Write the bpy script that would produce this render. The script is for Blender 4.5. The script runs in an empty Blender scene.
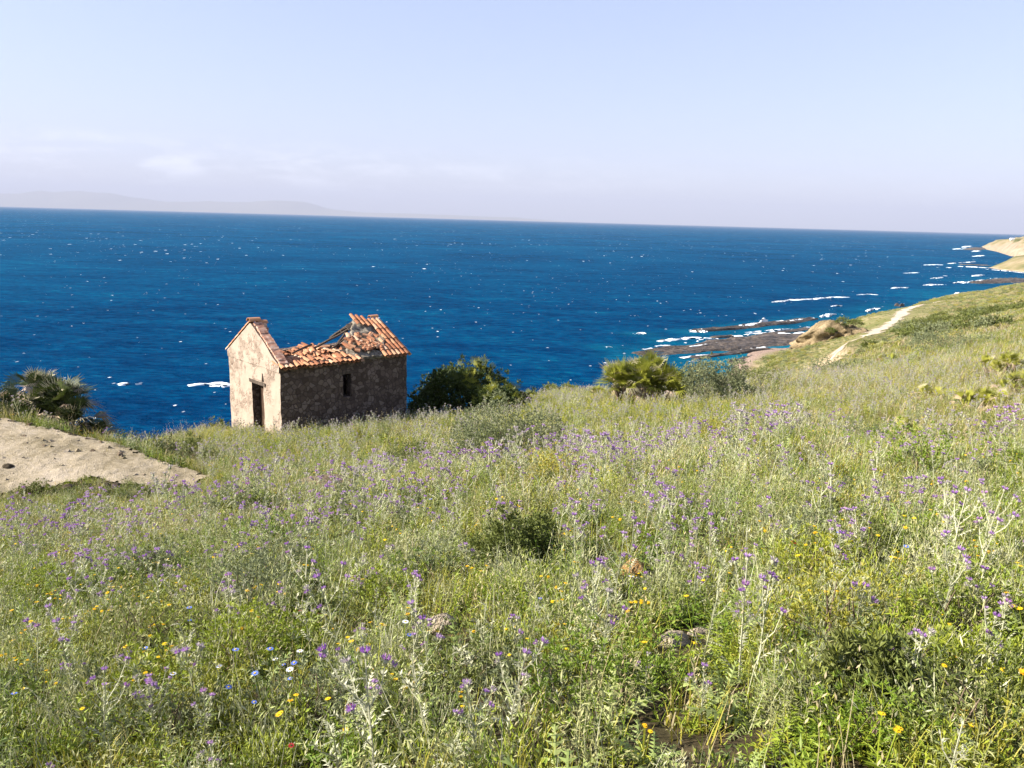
import bpy, math, random
import numpy as np
from mathutils import Vector, Matrix

random.seed(7)
rng = np.random.default_rng(7)
SC = bpy.context.scene
COL = SC.collection
PI = math.pi

# ------------------------------------------------------------------ camera
F = 800.0
CAMZ = 28.0
RHO = math.atan(28 / 1024)
PITCH = math.atan(164 * math.cos(RHO) / F)
_f = np.array([0, math.cos(PITCH), -math.sin(PITCH)])
_u0 = np.array([0, math.sin(PITCH), math.cos(PITCH)])
_r0 = np.array([1.0, 0, 0])
_r = math.cos(RHO) * _r0 + math.sin(RHO) * _u0
_u = -math.sin(RHO) * _r0 + math.cos(RHO) * _u0
CAM = np.array([0, 0, CAMZ])

cd = bpy.data.cameras.new('camera')
cd.sensor_fit = 'HORIZONTAL'
cd.sensor_width = 36
cd.lens = F / 1024 * 36
cd.clip_start = 0.1
cd.clip_end = 200000
cam = bpy.data.objects.new('camera', cd)
COL.objects.link(cam)
cam.matrix_world = Matrix(((_r[0], _u[0], -_f[0], 0), (_r[1], _u[1], -_f[1], 0), (_r[2], _u[2], -_f[2], CAMZ), (0, 0, 0, 1)))
SC.camera = cam


def ray(px, py):
    d = _f + (px - 512) / F * _r - (py - 384) / F * _u
    return d / d[1]


def at(px, py, Y):
    return CAM + ray(px, py) * Y


def atz(px, py, z):
    d = ray(px, py)
    return CAM + d * ((z - CAMZ) / d[2])


def proj(x, y, z):
    q = np.stack([x, y, z - CAMZ], -1)
    k = np.maximum(q @ _f, 1e-3)
    return 512 + F * (q @ _r) / k, 384 - F * (q @ _u) / k


# ------------------------------------------------------------------ noise
def _hash(i, j, s):
    h = (i.astype(np.int64) * 374761393 + j.astype(np.int64) * 668265263 + s * 974634777) & 0xFFFFFFFF
    h = ((h ^ (h >> 13)) * 1274126177) & 0xFFFFFFFF
    return ((h ^ (h >> 16)) & 0xFFFF) / 65535.0


def vnoise(x, y, s=0):
    x = np.asarray(x, float); y = np.asarray(y, float)
    i = np.floor(x); j = np.floor(y)
    a = x - i; b = y - j
    a = a * a * (3 - 2 * a); b = b * b * (3 - 2 * b)
    return ((_hash(i, j, s) * (1 - a) + _hash(i + 1, j, s) * a) * (1 - b)
            + (_hash(i, j + 1, s) * (1 - a) + _hash(i + 1, j + 1, s) * a) * b)


def fbm(x, y, o=4, s=0):
    t = 0; a = 0.5
    x = np.asarray(x, float); y = np.asarray(y, float)
    for k in range(o):
        t = t + a * vnoise(x * 2 ** k, y * 2 ** k, s + k * 17)
        a *= 0.5
    return t / (1 - 0.5 ** o)


# ------------------------------------------------------------------ materials
class NT:
    def __init__(self, m):
        self.t = m.node_tree
        self.t.nodes.clear()

    def n(self, typ, **kw):
        nd = self.t.nodes.new(typ)
        for k, v in kw.items():
            if k.startswith('_'):
                setattr(nd, k[1:], v)
            else:
                key = int(k[1:]) if (k[0] == 'i' and k[1:].isdigit()) else k.replace('__', ' ')
                self.put(nd, key, v)
        return nd

    def put(self, nd, key, v):
        s = nd.inputs[key]
        if isinstance(v, bpy.types.NodeSocket):
            self.t.links.new(v, s)
        elif isinstance(v, bpy.types.Node):
            self.t.links.new(v.outputs[0], s)
        else:
            if s.type == 'RGBA' and len(v) == 3:
                v = (*v, 1)
            s.default_value = v

    def math(self, op, a, b=0.0, c=None, clamp=False):
        nd = self.n('ShaderNodeMath', _operation=op, _use_clamp=clamp, i0=a, i1=b)
        if c is not None:
            self.put(nd, 2, c)
        return nd.outputs[0]

    def ramp(self, fac, stops, interp='LINEAR'):
        nd = self.n('ShaderNodeValToRGB', i0=fac)
        cr = nd.color_ramp
        cr.interpolation = interp
        while len(cr.elements) < len(stops):
            cr.elements.new(0.5)
        for e, (p, c) in zip(cr.elements, stops):
            e.position = p
            e.color = (*c, 1) if len(c) == 3 else c
        return nd.outputs[0]

    def mix(self, fac, a, b, mode='MIX'):
        nd = self.n('ShaderNodeMix', _data_type='RGBA', _blend_type=mode)
        self.put(nd, 0, fac); self.put(nd, 6, a); self.put(nd, 7, b)
        return nd.outputs[2]

    def noise(self, vec, scale, detail=3, rough=0.55, dist=0.0):
        nd = self.n('ShaderNodeTexNoise', Scale=scale, Detail=detail, Roughness=rough, Distortion=dist)
        if vec is not None:
            self.put(nd, 'Vector', vec)
        return nd.outputs[0]

    def coord(self, which='Object'):
        return self.n('ShaderNodeTexCoord').outputs[which]

    def scale(self, vec, s):
        return self.n('ShaderNodeMapping', Vector=vec, Scale=s).outputs[0]

    def out(self, surf, vol=None):
        o = self.n('ShaderNodeOutputMaterial')
        if surf is not None:
            self.t.links.new(surf.outputs[0] if isinstance(surf, bpy.types.Node) else surf, o.inputs['Surface'])
        if vol is not None:
            self.t.links.new(vol.outputs[0], o.inputs['Volume'])

    def pbr(self, col, rough=0.8, spec=0.3, bump=None, bs=0.4, bd=0.02, metal=0.0):
        p = self.n('ShaderNodeBsdfPrincipled', Base__Color=col, Roughness=rough, Metallic=metal)
        self.put(p, 'Specular IOR Level', spec)
        if bump is not None:
            b = self.n('ShaderNodeBump', Strength=bs, Distance=bd, Height=bump)
            self.t.links.new(b.outputs[0], p.inputs['Normal'])
        return p


def mat(name):
    m = bpy.data.materials.new(name)
    m.use_nodes = True
    return m, NT(m)


def leaf_mat(name, cols, trans=0.24, rough=0.55, spec=0.25, nscale=0.45, rnd=0.5, inner=0.0):
    m, t = mat(name)
    oi = t.n('ShaderNodeObjectInfo')
    nz = t.noise(oi.outputs['Location'], nscale, 3, 0.6)
    nz = t.math('MULTIPLY_ADD', nz, 2.2, -0.6, clamp=True)
    fac = t.math('ADD', t.math('MULTIPLY', oi.outputs['Random'], rnd), t.math('MULTIPLY', nz, 1 - rnd))
    if inner:
        iz = t.noise(t.n('ShaderNodeNewGeometry').outputs['Position'], inner, 2, 0.6)
        fac = t.math('ADD', t.math('MULTIPLY', fac, 0.4), t.math('MULTIPLY', t.math('MULTIPLY_ADD', iz, 2.4, -0.7, clamp=True), 0.6))
    n = len(cols)
    col = t.ramp(fac, [(i / (n - 1), c) for i, c in enumerate(cols)])
    p = t.pbr(col, rough, spec)
    tr = t.n('ShaderNodeBsdfTranslucent', Color=col)
    mx = t.n('ShaderNodeMixShader', i0=trans)
    t.t.links.new(p.outputs[0], mx.inputs[1]); t.t.links.new(tr.outputs[0], mx.inputs[2])
    t.out(mx)
    return m


M = {}
M['grass'] = leaf_mat('grass_blades', [(0.132, 0.156, 0.018), (0.216, 0.225, 0.024), (0.305, 0.281, 0.038), (0.471, 0.374, 0.084)])
M['lime'] = leaf_mat('yellow_green_leaves', [(0.154, 0.209, 0.016), (0.260, 0.303, 0.032), (0.385, 0.397, 0.081)])
M['dry'] = leaf_mat('dry_grass', [(0.289, 0.230, 0.111), (0.383, 0.315, 0.162), (0.442, 0.374, 0.230)], 0.25)
M['herb'] = leaf_mat('herb_leaves', [(0.070, 0.123, 0.014), (0.131, 0.205, 0.019), (0.229, 0.278, 0.025), (0.369, 0.345, 0.035)])
M['greyleaf'] = leaf_mat('grey_green_leaves', [(0.190, 0.223, 0.077), (0.310, 0.318, 0.129), (0.445, 0.424, 0.194)])
M['thleaf'] = leaf_mat('thistle_leaves', [(0.137, 0.203, 0.049), (0.242, 0.298, 0.086), (0.378, 0.399, 0.152)])
M['thstem'] = leaf_mat('thistle_stems', [(0.310, 0.326, 0.185), (0.413, 0.414, 0.264), (0.516, 0.502, 0.361)], 0.2)
M['purple'] = leaf_mat('thistle_florets', [(.26, .11, .38), (.38, .20, .49), (.48, .33, .56), (.40, .17, .42)], 0.3, rnd=0.8)
M['lilac'] = leaf_mat('faded_florets', [(.44, .40, .37), (.40, .33, .40), (.48, .45, .38)], 0.3, rnd=0.8)
M['yellow'] = leaf_mat('daisy_petals', [(.70, .42, .01), (.75, .52, .015), (.72, .36, .01)], 0.2)
M['lemon'] = leaf_mat('mustard_petals', [(.55, .52, .04), (.62, .56, .06)], 0.3)
M['blue'] = leaf_mat('blue_petals', [(.06, .12, .55), (.18, .28, .68)], 0.2)
M['white'] = leaf_mat('white_petals', [(.75, .77, .8), (.7, .72, .78)], 0.2)
M['red'] = leaf_mat('red_petals', [(.35, .02, .015), (.30, .03, .04)], 0.2)
M['palmgreen'] = leaf_mat('palm_fronds', [(0.169, 0.195, 0.024), (0.287, 0.296, 0.042), (0.406, 0.375, 0.072)], 0.3, inner=2.0)
M['palmdark'] = leaf_mat('dark_palm_fronds', [(.03, .045, .010), (.055, .072, .015), (.09, .10, .03)], 0.2, inner=2.0)
M['palmdead'] = leaf_mat('dead_fronds', [(.36, .25, .15), (.48, .36, .24), (.42, .33, .25)], 0.2, inner=2.0)
M['palmpale'] = leaf_mat('pale_frond_tips', [(.30, .27, .15), (.42, .37, .25)], 0.2, inner=2.0)
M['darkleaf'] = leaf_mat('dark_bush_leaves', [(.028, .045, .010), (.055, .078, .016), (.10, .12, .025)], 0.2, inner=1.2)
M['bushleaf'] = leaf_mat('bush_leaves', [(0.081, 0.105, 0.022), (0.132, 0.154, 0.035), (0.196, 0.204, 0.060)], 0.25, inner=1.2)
M['scrub'] = leaf_mat('grey_scrub_leaves', [(0.108, 0.133, 0.063), (0.177, 0.200, 0.095), (0.265, 0.266, 0.137)], 0.2, inner=1.5)


def wood_mat(name, a, b):
    m, t = mat(name)
    v = t.scale(t.coord(), (8, 8, 1.2))
    nz = t.noise(v, 3, 4, 0.65)
    t.out(t.pbr(t.ramp(nz, [(.3, a), (.7, b)]), 0.85, 0.2, nz, 0.5, 0.01))
    return m


M['wood'] = wood_mat('twig_bark', (.09, .065, .045), (.20, .15, .10))
M['beam'] = wood_mat('weathered_beam', (.035, .026, .02), (.13, .10, .075))
M['doorwood'] = wood_mat('dark_door_wood', (.035, .02, .012), (.085, .048, .028))


def ground_mat():
    m, t = mat('ground_soil')
    pos = t.n('ShaderNodeNewGeometry')
    P = pos.outputs['Position']
    a = t.noise(P, 0.35, 5, 0.6)
    b = t.noise(P, 3.0, 5, 0.65)
    c = t.noise(P, 22.0, 3, 0.6)
    far = t.noise(P, 0.06, 5, 0.7)
    near = t.ramp(t.math('ADD', t.math('MULTIPLY', a, .25), t.math('ADD', t.math('MULTIPLY', b, .4), t.math('MULTIPLY', c, .35))),
                  [(.3, (.020, .017, .008)), (.46, (.036, .030, .014)), (.56, (.062, .045, .024)), (.70, (.12, .085, .05))])  # soil kept extra dark so its colour stands in for shade between plants
    hill = t.ramp(t.math('ADD', t.math('MULTIPLY', far, .4), t.math('ADD', t.math('MULTIPLY', a, .3), t.math('MULTIPLY', b, .3))),
                  [(.36, (.06, .075, .02)), (.46, (.13, .135, .04)), (.55, (.22, .19, .09)), (.66, (.34, .27, .165))])
    sep = t.n('ShaderNodeSeparateXYZ', Vector=P)
    ff = t.math('MULTIPLY_ADD', sep.outputs[1], 1 / 60, -0.6, clamp=True)
    col = t.mix(ff, near, hill)
    ns = t.n('ShaderNodeSeparateXYZ', Vector=pos.outputs['True Normal'])
    steep = t.math('MULTIPLY_ADD', t.math('ADD', ns.outputs[2], t.math('MULTIPLY', t.math('SUBTRACT', b, .5), .25)), -6.0, 5.1, clamp=True)
    rock = t.ramp(t.math('ADD', t.math('MULTIPLY', b, .6), t.math('MULTIPLY', c, .4)),
                  [(.3, (.17, .125, .075)), (.5, (.33, .25, .155)), (.7, (.46, .37, .25))])
    col = t.mix(steep, col, rock)
    low = t.math('MULTIPLY_ADD', t.math('ADD', sep.outputs[2], t.math('MULTIPLY', b, .8)), -1.2, 2.2, clamp=True)
    beach = t.ramp(b, [(.35, (.10, .07, .05)), (.5, (.24, .17, .13)), (.65, (.38, .29, .23))])
    col = t.mix(low, col, beach)
    t.out(t.pbr(col, 0.95, 0.1, t.math('ADD', b, t.math('MULTIPLY', c, .3)), 0.6, 0.08))
    return m


def sand_mat(name, a, b, c, sc=1.0):
    m, t = mat(name)
    P = t.n('ShaderNodeNewGeometry').outputs['Position']
    n1 = t.noise(P, 0.7 * sc, 5, 0.65)
    n2 = t.noise(P, 9 * sc, 5, 0.7)
    n3 = t.noise(P, 45 * sc, 2, 0.6)
    f = t.math('ADD', t.math('MULTIPLY', n1, .45), t.math('ADD', t.math('MULTIPLY', n2, .35), t.math('MULTIPLY', n3, .2)))
    t.out(t.pbr(t.ramp(f, [(.40, a), (.5, b), (.60, c)]), 0.95, 0.1, t.math('ADD', n2, n3), 1.0, 0.06))
    return m


M['ground'] = ground_mat()
M['sand'] = sand_mat('bare_sandy_earth', (.22, .18, .105), (.38, .315, .215), (.50, .42, .315))
M['path'] = sand_mat('dirt_track', (.38, .31, .22), (.48, .40, .30), (.55, .47, .37), 0.6)
M['outcrop'] = sand_mat('ochre_rock', (.06, .048, .025), (.22, .165, .09), (.40, .31, .19), 0.9)  # darkest noise tone paints in the shade of crevices
M['headrock'] = sand_mat('cliff_rock', (.36, .27, .17), (.52, .42, .29), (.66, .56, .43), 0.03)
M['stone'] = sand_mat('pale_stone', (.25, .20, .14), (.40, .33, .24), (.52, .45, .36), 1.2)
M['orangestone'] = sand_mat('orange_stone', (.16, .085, .03), (.33, .18, .06), (.44, .31, .16), 1.2)
M['brownstone'] = sand_mat('brown_stone', (.12, .085, .055), (.20, .15, .10), (.30, .23, .17), 1.2)
M['darkstone'] = sand_mat('dark_stone', (.03, .024, .016), (.07, .055, .035), (.13, .10, .07), 1.2)


def reef_mat():
    m, t = mat('wet_reef_rock')
    P = t.n('ShaderNodeNewGeometry').outputs['Position']
    n1 = t.noise(P, 0.25, 5, 0.7)
    n2 = t.noise(P, 1.8, 4, 0.65)
    f = t.math('ADD', t.math('MULTIPLY', n1, .55), t.math('MULTIPLY', n2, .45))
    col = t.ramp(f, [(.36, (.016, .013, .011)), (.45, (.045, .036, .028)), (.54, (.105, .08, .057)), (.66, (.19, .145, .105))])
    t.out(t.pbr(col, 0.6, 0.35, n2, 0.8, 0.2))
    return m


M['reef'] = reef_mat()


def sea_mat():
    m, t = mat('sea_water')
    P = t.n('ShaderNodeNewGeometry').outputs['Position']
    sep = t.n('ShaderNodeSeparateXYZ', Vector=P)
    big = t.noise(t.scale(P, (.007, .009, 1)), 1.0, 4, 0.6, 0.6)
    mid = t.noise(t.scale(P, (.05, .11, 1)), 1.0, 5, 0.65, 0.5)
    fine = t.noise(t.scale(P, (.30, .60, 1)), 1.0, 4, 0.65, 0.3)
    f = t.math('ADD', t.math('MULTIPLY', big, .28), t.math('ADD', t.math('MULTIPLY', mid, .30), t.math('MULTIPLY', fine, .42)))
    col = t.ramp(f, [(.36, (.0002, .009, .040)), (.47, (.0003, .022, .074)), (.55, (.0004, .040, .106)), (.66, (.001, .095, .15))])
    sh = t.n('ShaderNodeAttribute', _attribute_name='shallow').outputs['Fac']
    col = t.mix(t.math('MULTIPLY', sh, t.math('MULTIPLY_ADD', mid, 1.4, .1, clamp=True)), col, (.006, .19, .24))
    # whitecaps: small irregular patches of foam
    gust = t.math('MULTIPLY_ADD', t.noise(t.scale(P, (.004, .004, 1)), 1.0, 2, 0.5), 2.2, -0.25, clamp=True)

    def caps(cx, cy, keep, r, rs, ra):
        vx = t.n('ShaderNodeTexVoronoi', _feature='F1', Vector=t.scale(P, (1 / cx, 1 / cy, 1)), Scale=1.0)
        vc = t.n('ShaderNodeSeparateColor', Color=vx.outputs['Color'])
        rag = t.noise(t.scale(P, (rs, rs * 2.0, 1)), 1.0, 5, 0.75)
        g = t.math('MULTIPLY_ADD', vc.outputs[0], 1 / keep, 1 - 1 / keep, clamp=True)
        rad = t.math('MULTIPLY', t.math('POWER', g, .6), t.math('MULTIPLY', gust, r))
        return t.math('GREATER_THAN', t.math('MULTIPLY_ADD', t.math('SUBTRACT', rag, .5), ra, t.math('SUBTRACT', rad, vx.outputs['Distance'])), 0.012)
    f1 = caps(3.8, 6, .36, .115, 2.8, .24)
    f2 = t.math('MULTIPLY', caps(10, 22, .75, .12, 1.0, .24), t.math('GREATER_THAN', sep.outputs[1], 420.0))
    f1 = t.math('MULTIPLY', f1, .8)
    f3 = t.math('MULTIPLY', caps(2.6, 5, .30, .15, 3.0, .22), .35)
    foam = t.math('MAXIMUM', t.math('MAXIMUM', f1, f2), f3)
    foam = t.math('MULTIPLY', foam, t.math('GREATER_THAN', sep.outputs[1], 60.0))
    w1 = t.noise(t.scale(P, (.12, .30, 1)), 1.0, 5, 0.65, 0.3)
    w2 = t.noise(t.scale(P, (.7, 1.2, 1)), 1.0, 4, 0.65, 0.2)
    h = t.math('ADD', t.math('MULTIPLY', w1, 1.0), t.math('MULTIPLY', w2, .22))
    bp = t.n('ShaderNodeBump', Strength=.9, Distance=1.6, Height=h)
    df = t.n('ShaderNodeBsdfDiffuse', Color=col, Normal=bp.outputs[0])
    gl = t.n('ShaderNodeBsdfGlossy', Color=(.16, .78, 1.0), Roughness=.25, Normal=bp.outputs[0])
    lw = t.n('ShaderNodeLayerWeight', Blend=.5)
    gz_ = t.math('POWER', lw.outputs['Facing'], 12.0)
    p = t.n('ShaderNodeMixShader', i0=t.math('MULTIPLY_ADD', gz_, .17, .015))
    t.t.links.new(df.outputs[0], p.inputs[1]); t.t.links.new(gl.outputs[0], p.inputs[2])
    fo = t.pbr((.8, .82, .84), 0.9, 0.1)
    mx = t.n('ShaderNodeMixShader', i0=foam)
    t.t.links.new(p.outputs[0], mx.inputs[1]); t.t.links.new(fo.outputs[0], mx.inputs[2])
    t.out(mx)
    return m


M['sea'] = sea_mat()
m, t = mat('surf_foam')
t.out(t.pbr((.82, .85, .86), 0.9, 0.1, t.noise(t.coord(), 3, 4), 0.6, 0.1)); M['foam'] = m


def stone_wall_mat(name, stone, mortar, plaster, pl_amt):
    m, t = mat(name)
    P = t.coord()
    d = t.noise(P, 3, 2, 0.5)
    vec = t.n('ShaderNodeVectorMath', _operation='MULTIPLY_ADD', i0=t.n('ShaderNodeTexNoise', Vector=P, Scale=4.0, Detail=2).outputs['Color'], i1=(.14, .14, .14), i2=P)
    v = t.n('ShaderNodeTexVoronoi', _feature='F1', Vector=vec, Scale=5.6)
    e = t.n('ShaderNodeTexVoronoi', _feature='DISTANCE_TO_EDGE', Vector=vec, Scale=5.6)
    cs = t.n('ShaderNodeSeparateColor', Color=v.outputs['Color'])
    g = t.noise(P, 14, 4, 0.7)
    sc = t.ramp(t.math('ADD', t.math('MULTIPLY', cs.outputs[0], .7), t.math('MULTIPLY', g, .3)), [(.15, stone[0]), (.5, stone[1]), (.85, stone[2])])
    edge = t.math('MULTIPLY_ADD', e.outputs['Distance'], 14, -0.25, clamp=True)
    col = t.mix(edge, mortar, sc)
    pn = t.noise(P, 1.3, 5, 0.65)
    pmask = t.math('MULTIPLY_ADD', pn, 9, -9 * (1 - pl_amt), clamp=True)
    pc = t.mix(t.noise(P, 5, 5, 0.7), plaster[0], plaster[1])
    col = t.mix(pmask, col, pc)
    hgt = t.math('ADD', t.math('MULTIPLY', t.math('MULTIPLY', edge, t.math('SUBTRACT', 1.0, pmask)), 1.0), t.math('MULTIPLY', g, .4))
    t.out(t.pbr(col, 0.95, 0.1, hgt, 0.8, 0.03))
    return m


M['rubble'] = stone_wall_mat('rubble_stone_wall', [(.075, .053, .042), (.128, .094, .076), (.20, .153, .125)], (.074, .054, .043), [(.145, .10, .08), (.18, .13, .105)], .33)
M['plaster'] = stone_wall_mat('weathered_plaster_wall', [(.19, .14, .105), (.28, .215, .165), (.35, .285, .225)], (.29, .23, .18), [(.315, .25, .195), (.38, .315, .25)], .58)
M['deck'] = sand_mat('lime_rubble', (.10, .085, .065), (.30, .26, .20), (.50, .44, .36), 0.9)


def tile_mat():
    m, t = mat('terracotta_tiles')
    g = t.n('ShaderNodeNewGeometry')
    isl = g.outputs['Random Per Island']
    nz = t.noise(t.coord(), 9, 4, 0.7)
    col = t.ramp(t.math('ADD', t.math('MULTIPLY', isl, .65), t.math('MULTIPLY', nz, .35)),
                 [(.12, (.13, .06, .035)), (.36, (.36, .15, .075)), (.6, (.46, .24, .13)), (.85, (.55, .40, .28))])
    t.out(t.pbr(col, 0.9, 0.15, nz, 0.4, 0.01))
    return m


M['tile'] = tile_mat()
m, t = mat('red_brick_edge')
bk = t.n('ShaderNodeTexNoise', Vector=t.coord(), Scale=6.0, Detail=4)
t.out(t.pbr(t.ramp(bk.outputs[0], [(.35, (.30, .15, .10)), (.5, (.45, .25, .17)), (.65, (.54, .38, .29))]), .9, .1, bk.outputs[0], .6, .02)); M['brick'] = m
m, t = mat('white_render'); t.out(t.pbr((.8, .79, .76), .8, .2)); M['whitewash'] = m
m, t = mat('window_dark'); t.out(t.pbr((.03, .035, .045), .3, .4)); M['dark'] = m


# ------------------------------------------------------------------ mesh builder
class MB:
    def __init__(self):
        self.v = []; self.f = []; self.m = []; self.mats = []

    def mi(self, key):
        if key not in self.mats:
            self.mats.append(key)
        return self.mats.index(key)

    def face(self, pts, key):
        b = len(self.v)
        self.v.extend([tuple(p) for p in pts])
        self.f.append(tuple(range(b, b + len(pts))))
        self.m.append(self.mi(key))

    def ribbon(self, p, az, length, width, lean, curve, key, segs=3, taper=0.8, w0=1.0):
        """curved leaf blade starting at p, heading az, leaning from the vertical"""
        k = self.mi(key)
        b = len(self.v)
        x, y, z = p
        side = (math.cos(az), -math.sin(az))
        dx, dy = math.sin(az), math.cos(az)
        a = lean
        st = length / segs
        for i in range(segs + 1):
            tt = i / segs
            w = width * 0.5 * (w0 + (1 - w0) * min(1, tt * 3)) * (1 - tt ** 1.6 * taper)
            if i == segs:
                self.v.append((x, y, z))
            else:
                self.v.append((x - side[0] * w, y - side[1] * w, z))
                self.v.append((x + side[0] * w, y + side[1] * w, z))
            x += dx * math.sin(a) * st; y += dy * math.sin(a) * st; z += math.cos(a) * st
            a += curve / segs
        for i in range(segs):
            q = b + 2 * i
            if i == segs - 1:
                self.f.append((q, q + 1, q + 2))
            else:
                self.f.append((q, q + 1, q + 3, q + 2))
            self.m.append(k)
        return (x, y, z)

    def leaf(self, p, d, up, length, width, key, fold=0.0):
        """pointed leaf: a diamond of two triangles pairs from p along d"""
        d = Vector(d).normalized(); s = d.cross(Vector(up))
        if s.length < 1e-4:
            s = Vector((1, 0, 0))
        s.normalize(); n = s.cross(d)
        p = Vector(p); mid = p + d * length * .45
        tip = p + d * length - n * fold * length
        self.face([p, mid + s * width * .5, tip, mid - s * width * .5], key)

    def tube(self, pts, radii, key, sides=4, cap=True):
        k = self.mi(key)
        b = len(self.v)
        pts = [Vector(p) for p in pts]
        for i, p in enumerate(pts):
            d = (pts[min(i + 1, len(pts) - 1)] - pts[max(i - 1, 0)]).normalized()
            a = d.cross(Vector((0.31, 0.95, 0.05)) if abs(d.y) < .9 else Vector((1, 0, 0))).normalized()
            c = d.cross(a)
            for j in range(sides):
                th = 2 * PI * j / sides
                self.v.append(tuple(p + (a * math.cos(th) + c * math.sin(th)) * radii[i]))
        for i in range(len(pts) - 1):
            for j in range(sides):
                q = b + i * sides
                self.f.append((q + j, q + (j + 1) % sides, q + sides + (j + 1) % sides, q + sides + j)); self.m.append(k)
        if cap:
            q = b + (len(pts) - 1) * sides
            self.f.append(tuple(q + j for j in range(sides))); self.m.append(k)
            self.f.append(tuple(b + j for j in reversed(range(sides)))); self.m.append(k)

    def box(self, c, s, key, rot=None, jit=0):
        c = Vector(c)
        R = rot or Matrix.Identity(3)
        P = []
        for z in (-1, 1):
            for (x, y) in ((-1, -1), (1, -1), (1, 1), (-1, 1)):
                q = Vector((x * s[0] / 2, y * s[1] / 2, z * s[2] / 2))
                if jit:
                    q += Vector((random.uniform(-jit, jit), random.uniform(-jit, jit), random.uniform(-jit, jit)))
                P.append(tuple(c + R @ q))
        b = len(self.v); self.v.extend(P); k = self.mi(key)
        for f in ((0, 3, 2, 1), (4, 5, 6, 7), (0, 1, 5, 4), (1, 2, 6, 5), (2, 3, 7, 6), (3, 0, 4, 7)):
            self.f.append(tuple(b + i for i in f)); self.m.append(k)

    def add(self, o, mat4):
        b = len(self.v)
        for p in o.v:
            self.v.append(tuple(mat4 @ Vector(p)))
        mp = [self.mi(k) for k in o.mats]
        for f, k in zip(o.f, o.m):
            self.f.append(tuple(b + i for i in f)); self.m.append(mp[k])

    def mesh(self, name, smooth=False):
        me = bpy.data.meshes.new(name)
        me.from_pydata(self.v, [], self.f)
        for k in self.mats:
            me.materials.append(M[k])
        me.polygons.foreach_set('material_index', self.m)
        if smooth:
            me.polygons.foreach_set('use_smooth', [True] * len(self.f))
        me.update()
        return me

    def build(self, name, parent=None, smooth=False, loc=None):
        o = bpy.data.objects.new(name, self.mesh(name, smooth))
        COL.objects.link(o)
        if parent is not None:
            o.parent = parent
        if loc is not None:
            o.location = loc
        return o


def link_mesh(name, v, f, key, smooth=True, parent=None, loc=None):
    me = bpy.data.meshes.new(name)
    me.from_pydata([tuple(p) for p in v], [], f)
    for k in ([key] if isinstance(key, str) else key):
        me.materials.append(M[k])
    if smooth:
        me.polygons.foreach_set('use_smooth', [True] * len(f))
    me.update()
    o = bpy.data.objects.new(name, me)
    COL.objects.link(o)
    if parent is not None:
        o.parent = parent
    if loc is not None:
        o.location = loc
    return o


def grid_mesh(name, X, Y, Z, key, smooth=True, mask=None):
    n, k = X.shape
    v = np.stack([X, Y, Z], -1).reshape(-1, 3)
    idx = np.arange(n * k).reshape(n, k)
    q = np.stack([idx[:-1, :-1], idx[:-1, 1:], idx[1:, 1:], idx[1:, :-1]], -1)
    q = q[mask] if mask is not None else q.reshape(-1, 4)
    used = np.unique(q)
    re = np.full(n * k, -1); re[used] = np.arange(len(used))
    q = re[q]; v = v[used]
    me = bpy.data.meshes.new(name)
    me.vertices.add(len(v)); me.vertices.foreach_set('co', v.astype(np.float32).ravel())
    me.loops.add(q.size); me.loops.foreach_set('vertex_index', q.astype(np.int32).ravel())
    me.polygons.add(len(q)); me.polygons.foreach_set('loop_start', np.arange(0, q.size, 4, dtype=np.int32))
    me.update(calc_edges=True)
    me.validate()
    me.polygons.foreach_set('use_smooth', [smooth] * len(me.polygons))
    me.materials.append(M[key])
    o = bpy.data.objects.new(name, me)
    COL.objects.link(o)
    return o


def tag(o, label, cat, group=None):
    o['label'] = label; o['category'] = cat
    if group:
        o['group'] = group
    return o


def empty(name, loc, rotz=0.0):
    o = bpy.data.objects.new(name, None)
    o.empty_display_size = 0.2
    COL.objects.link(o)
    o.location = loc; o.rotation_euler = (0, 0, rotz)
    return o


# ------------------------------------------------------------------ terrain
def zplane(x, y):
    return CAMZ - 1.6 - .194 * y + .141 * x


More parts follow.
